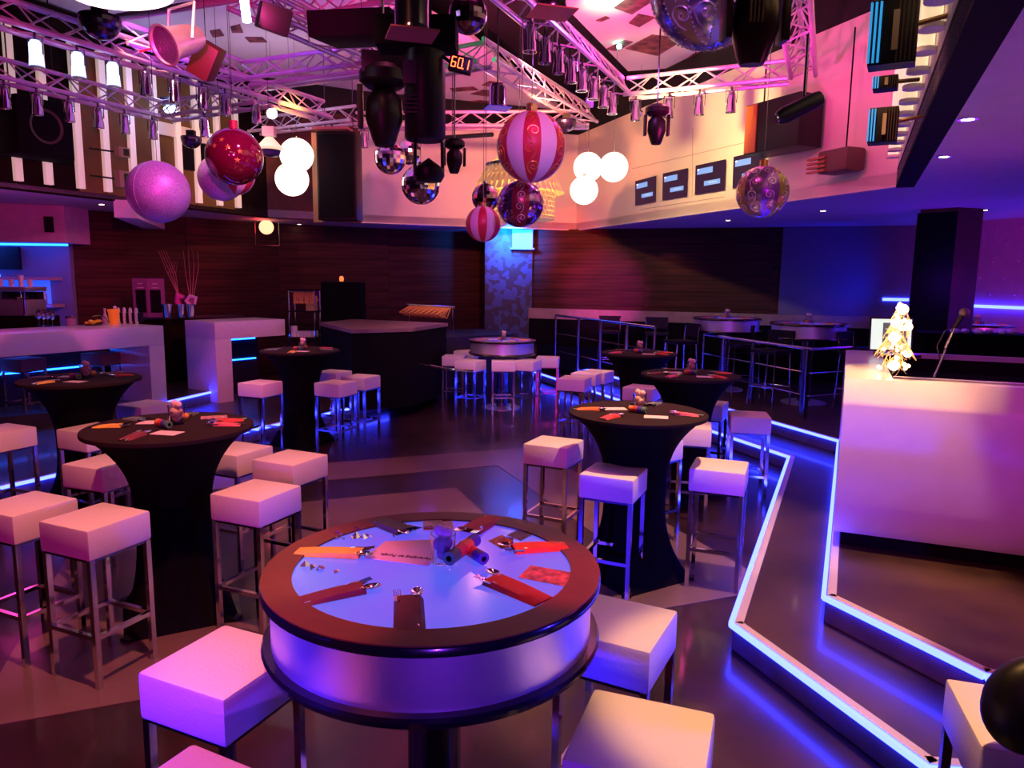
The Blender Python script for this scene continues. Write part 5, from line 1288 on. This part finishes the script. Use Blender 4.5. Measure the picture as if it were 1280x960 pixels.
# upright one below the column
p = ay(536, 211, 4.2); e = empty('scanner_lamp', p, 0, 'black scanner lamp with fork arms hanging under the black column', 'stage lamp')
for k in (-1, 1): MB().tube([(k*.05, 0, .165), (k*.075, 0, .14), (k*.078, 0, -.02)], .010, 8).build('fork_arm', M_black, e)
MB().lathe([(.0001, .06), (.085, .0), (.088, -.04), (.07, -.07), (.0001, -.075)], 18).build('bowl', M_mh, e); MB().lathe([(.0001, .20), (.05, .20), (.055, .165), (.0001, .16)], 16).build('base', M_black, e)
# huge moving head top right
e = moving_head(ay(945, 5, 2.75), 'very large dark gold moving head cut by the top right edge', .85, .1, .08, mat('gunmetal_gold', (.10, .075, .035), .3, .6), 4.9)
m = MB()
for k in range(4): m.box((-.055+.014*k, -.088, -.03), (.005, .012, .12))
m.build('cooling_fins', mat('fin_gold', (.3, .22, .1), .3, .7), e)
# barn-door cans
def barn(px, py, y, label, plate, s_=1.0, top=None):
    e = empty('barn_door_lamp', ay(px, py, y), 0, label, 'stage lamp', 'chrome lamps with flat plates')
    MB().lathe([(.0001, .17*s_), (.06*s_, .17*s_), (.075*s_, .14*s_), (.075*s_, .0), (.085*s_, -.02*s_)], 20).build('housing', M_chrome, e)
    MB().box((0, 0, -.03*s_), (.21*s_, .19*s_, .008), rz=.3).build('plate', plate, e)
    MB().tube([(0, 0, .17*s_), (0, 0, zceil(e.location)-e.location.z)], .008, 6).build('clamp', M_chromed, e); return e
barn(515, 34, 3.7, 'chrome lamp with flat plate at the top centre, left of the dark mirror ball', mat('plate_red', (.4, .10, .12), .4), 1.1, 4.9)
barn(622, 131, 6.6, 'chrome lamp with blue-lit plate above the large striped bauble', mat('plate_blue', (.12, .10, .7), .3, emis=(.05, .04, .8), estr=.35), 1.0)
barn(690, 8, 4.6, 'chrome lamp with red-lit plate cut by the top edge', mat('plate_red2', (.7, .08, .1), .4), 1.2, 4.9)
barn(488, 182, 9.0, 'small chrome lamp with plate just above the mirror ball cluster', mat('plate_red', (.4, .10, .12), .4), .8)
# pendant lamp with cone shade by the glowing pair
e = empty('cone_lamp', ay(337, 182, 8.4), 0, 'pale cone shaded lamp left of the glowing pair', 'lamp')
MB().lathe([(.04, .09), (.15, -.03)], 22).build('shade', mat('cone_shade', (.75, .65, .5), .4, emis=(1, .75, .5), estr=.8), e); MB().box((0, 0, .15), (.13, .1, .10)).build('housing', M_steel, e); MB().lathe([(.0001, -.12), (.10, -.11), (.12, -.05), (.0001, -.03)], 18).build('diffuser', mat('blue_black', (.03, .03, .12), .3), e); wire(e, .2, top=4.5)
# very bright lamp discs
e = empty('flood_lamp', ay(152, -7, 4.0), 0, 'big overexposed white flood lamp cut by the top left edge', 'stage lamp')
MB().sphere((0, 0, 0), .27, 30, 14, sc=(1, .5, .24)).build('diffuser', emi('flood_glow', (1, .70, .80), 3.5), e); MB().box((0, .02, .11), (.5, .3, .10)).build('housing', M_black, e); wire(e, .15, name='hanger')
e = empty('corner_fill_lamp', az(213, 137, 4.15), 0, 'added bright blue-white fill lamp at the left rig corner', 'stage lamp')  # added lamp, brightens the cans and trusses around this corner
MB().sphere((0, 0, 0), .085, 16, 10, sc=(1, 1, .6)).build('lens', emi('corner_fill_glow', (.45, .62, 1), 14), e); MB().box((0, 0, .10), (.2, .12, .1)).build('housing', M_black, e)
wire(e, .1, name='clamp')
point('corner_fill_light', az(213, 137, 4.15)+V((0, -.25, .15)), (.35, .38, 1), 9, .08)
e = empty('flood_lamp', az(340, 142, 4.2), 0, 'added bright white fill lamp inside the white-lit truss', 'stage lamp')  # added lamp, makes the truss around it glare
MB().sphere((0, 0, 0), .07, 16, 10).build('lens', emi('truss_fill_glow', (1, .85, .7), 14), e); wire(e, .05, name='clamp')
point('truss_fill', az(350, 150, 4.15)+V((0, -.25, .1)), (.75, .65, 1), 10, .08)  # added bare points, brighten the trusses
point('truss_fill', az(600, 128, 4.05), (1, .35, .25), 14, .08)
point('truss_fill', az(860, 96, 4.1)+V((0, -.2, .15)), (1, .2, .25), 22, .08)
point('truss_fill', az(790, 60, 4.1), (.8, .15, 1), 18, .08)
e = empty('tube_lamp', ay(308, 6, 3.9), 0, 'vertical bright blue-white tube lamp near the top left centre', 'lamp')
MB().tube([(0, 0, -.08), (-.02, 0, .12)], .022, 12).build('tube', emi('tube_blue', (.55, .5, 1), 18), e); MB().box((-.03, 0, .15), (.06, .06, .05)).build('socket', M_black, e)
wire(e, .15)
# laser dot on the ceiling field, its light put into a glowing ball
o = MB().sphere((0, 0, 0), .035, 12, 8).build('laser_dot', emi('green_glow', (.1, 1, .55), 25)); o.location = az(774, 58, ZC-.05); tag(o, 'tiny bright green laser dot on the pink ceiling', 'lamp')
o = MB().box((0, 0, 0), (.12, .12, .14)).build('violet_box', emi('violet_box_glow', (.55, .06, .85), 1.0)); o.location = az(737, 128, 4.9); tag(o, 'small violet lit box on the dark beam', 'sign')

# ================================================================== SPEAKERS
sp = ay(425, 222, 10.6)
e = empty('hanging_speaker', sp, -.08, 'tall black speaker panel hanging before the mauve wall', 'speaker')
MB().box((0, 0, 0), (.56, .30, 1.20)).build('cabinet', M_black, e, bevel=.01); MB().box((-.34, .05, 0), (.14, .05, 1.24)).build('gold_side', mat('gold_side', (.35, .22, .08), .5), e)
MB().box((0, -.155, 0), (.50, .012, 1.12)).build('grille', M_blackm, e)
for k in (-.2, .2): MB().tube([(k, 0, .6), (k, 0, zceil(sp)-sp.z)], .006, 5).build('chain', M_chromed, e)
MB().box((-.05, -.1, .63), (.50, .3, .03)).build('bracket', mat('plate_red', (.4, .10, .12), .4), e)
sp = f_hit(978, 158, .28); e = empty('hanging_speaker', sp, math.atan2(dF.y, dF.x)+.12, 'black speaker with an orange-lit side on the cream wall, right of the screens', 'speaker')
MB().box((0, 0, 0), (.80, .36, .56)).build('cabinet', M_black, e, bevel=.01); MB().box((-.30, -.186, .0), (.17, .014, .53)).build('orange_lit_side', mat('orange_light_tint', (.45, .12, .03), .4), e)  # orange light on the cabinet's side, put into the plate's colour
MB().tube([(-.3, 0, .3), (-.3, 0, zceil(sp)-sp.z)], .01, 6).build('bracket', M_black, e); MB().tube([(.3, 0, .3), (.3, 0, zceil(sp)-sp.z)], .01, 6).build('bracket', M_black, e)
sp = ay(18, 162, 7.2); sp = wall_hit(20, 165)+inn_n*.35
e = empty('hanging_speaker', sp, math.atan2(dl.y, dl.x), 'big black speaker with round cone at the left frame edge', 'speaker')
MB().box((0, 0, 0), (.62, .4, .62)).build('cabinet', M_blackm, e, bevel=.01)
Tm = Matrix.Translation((.0, -.205, .02)) @ Matrix.Rotation(PI/2, 4, 'X')
MB().lathe([(.0001, -.05), (.07, -.05), (.17, .0), (.19, .006), (.19, -.0)], 28, Tm).build('cone', mat('cone_brown', (.05, .03, .03), .5), e)
for k in (-.25, .25): MB().tube([(k, 0, .3), (k, 0, zceil(sp)-sp.z)], .008, 5).build('hanger', M_black, e)
# cylinder fixture right
a = ay(972, 148, 5.6); b = ay(1026, 122, 5.6); e = empty('tube_fixture', a, 0, 'black barrel shaped fixture pointing down-left above the right speaker', 'stage lamp')
MB().tube([(0, 0, 0), (b-a)*.15, (b-a)*.85, b-a], [.045, .06, .06, .05], 16).build('barrel', M_black, e); MB().tube([(b-a)*.0, (a-b)*.04], .035, 14).build('lens', M_chrome, e); MB().tube([(b-a)*.6, (b-a)*.6+V((0, 0, .5))], .012, 6).build('clamp', M_chromed, e)
# ribbed speaker on the pink wall
sp = f_hit(1044, 203, .16); e = empty('ribbed_speaker', sp, math.atan2(dF.y, dF.x), 'ribbed dark red horn speaker on the pink wall at the right', 'speaker')
MB().box((.08, 0, 0), (.42, .26, .24)).build('cabinet', mat('dark_wine_box', (.10, .03, .04), .5), e, bevel=.04)
for k in range(4): MB().box((-.12, -.13, -.09+.045*k), (.26, .05, .02)).build('rib', mat('rib_red', (.35, .04, .03), .4), e)
MB().tube([(.16, -.02, .1), (.16, -.02, 1.3)], .008, 6).build('cable', M_blackm, e)
# LED bar fixtures by the right fascia
def led_bar(px, py, y, w, h, label):
    e = empty('led_bar_fixture', ay(px, py, y), -.5, label, 'stage lamp', 'LED wash fixtures on the right fascia')
    MB().box((0, 0, 0), (w, .12, h)).build('housing', M_black, e, bevel=.006)
    for k in range(5): MB().box((w*.1+w*.09*k, -.062, 0), (w*.03, .012, h*.94)).build('cooling_fin', mat('fin_dark', (.12, .07, .05), .3, .6), e)
    for k in range(3):
        MB().box((-w*.48+w*.10*k, -.064, .0), (w*.05, .012, h*.92)).build('led_column', mat('led_column_blue', (.05, .15, .4), .3, emis=(.02, .30, .65), estr=1.0), e)
    MB().box((w*.05, -.07, 0), (w*.13, .01, h*.6)).build('label_plate', mat('label_brass', (.45, .34, .2), .4, .4), e)
    m_ = MB(); m_.tube([(w*.3, 0, h*.1), (w*1.3, .05, h*.25)], .012, 6); m_.build('bracket', mat('bracket_brown', (.30, .17, .06), .4, .5), e); return e
led_bar(1117, 43, 3.6, .20, .29, 'upper black LED wash lamp with blue-green columns at the top right')
led_bar(1104, 158, 4.3, .15, .19, 'lower LED wash lamp with blue columns at the top right')
e = led_bar(1107, 105, 4.4, .13, .07, 'small brass coloured clamp lamp between the two LED wash lamps')

# small fixtures on the left gallery wall, a bar over the mauve wall
for i, (px, py, h) in enumerate(((126, 193, .12), (127, 226, .20))):
    p = wall_hit(px, py)+inn_n*.40
    e = empty('gallery_fixture', p, math.atan2(dl.y, dl.x), ('upper small box lamp', 'lower box lamp with a green edge')[i]+' on the left gallery wall', 'stage lamp', 'box lamps on the left gallery wall')
    MB().box((0, 0, 0), (.16, .1, h)).build('housing', mat('olive_box', (.30, .26, .14), .4), e, bevel=.01); MB().box((.02, -.052, 0), (.07, .01, h*.7)).build('front_pane', M_black, e)
    MB().tube([(-.05, .04, 0), (-.2, .33, .04)], .012, 6).build('bracket', M_black, e)
o = MB().tube([ay(556, 172, 10.4), ay(616, 168, 10.8)], .03, 8).build('dark_bar', M_black); tag(o, 'thin dark horizontal bar in front of the mauve wall', 'bar')
for k_ in (.15, .85):
    q = ay(556, 172, 10.4).lerp(ay(616, 168, 10.8), k_); MB().tube([q, (q.x, q.y, zceil(q))], .006, 5).build('hanger', M_chromed, o)

# crumpled clear cellophane on the near lit table
random.seed(11)
M_cello = mat('cellophane', (.9, .9, 1), .08, 0, spec=1, trans=.92)
for i, (px, py, rr, n_, lb) in enumerate(((448, 672, .085, 16, 'clump of crumpled clear cellophane at the back left of the near lit table'), (398, 712, .05, 8, 'small shred of clear cellophane at the left of the near lit table'))):
    e = empty('cellophane_wrap', az(px, py, 1.097), 0, lb, 'wrapping', 'clear cellophane on the near lit table')
    m = MB()
    for k in range(n_):
        a = random.uniform(0, 2*PI); r = rr*random.random(); x, y = r*math.cos(a)*1.4, r*math.sin(a); L = random.uniform(.02, .045); w = random.uniform(0, PI)
        u = V((math.cos(w), math.sin(w), 0)); q = V((x, y, 0)); z_ = random.uniform(.004, .016); nn = V((-u.y, u.x, 0))*.008
        m.add([q-u*L/2, q+nn+V((0, 0, z_)), q+u*L/2, q-nn+V((0, 0, .001))], [(0, 1, 2), (0, 2, 3), (0, 3, 1), (1, 3, 2)])
    o = m.build('film', mat('cellophane_glint', (.85, .85, .95), .10, .9), e, smooth=False)
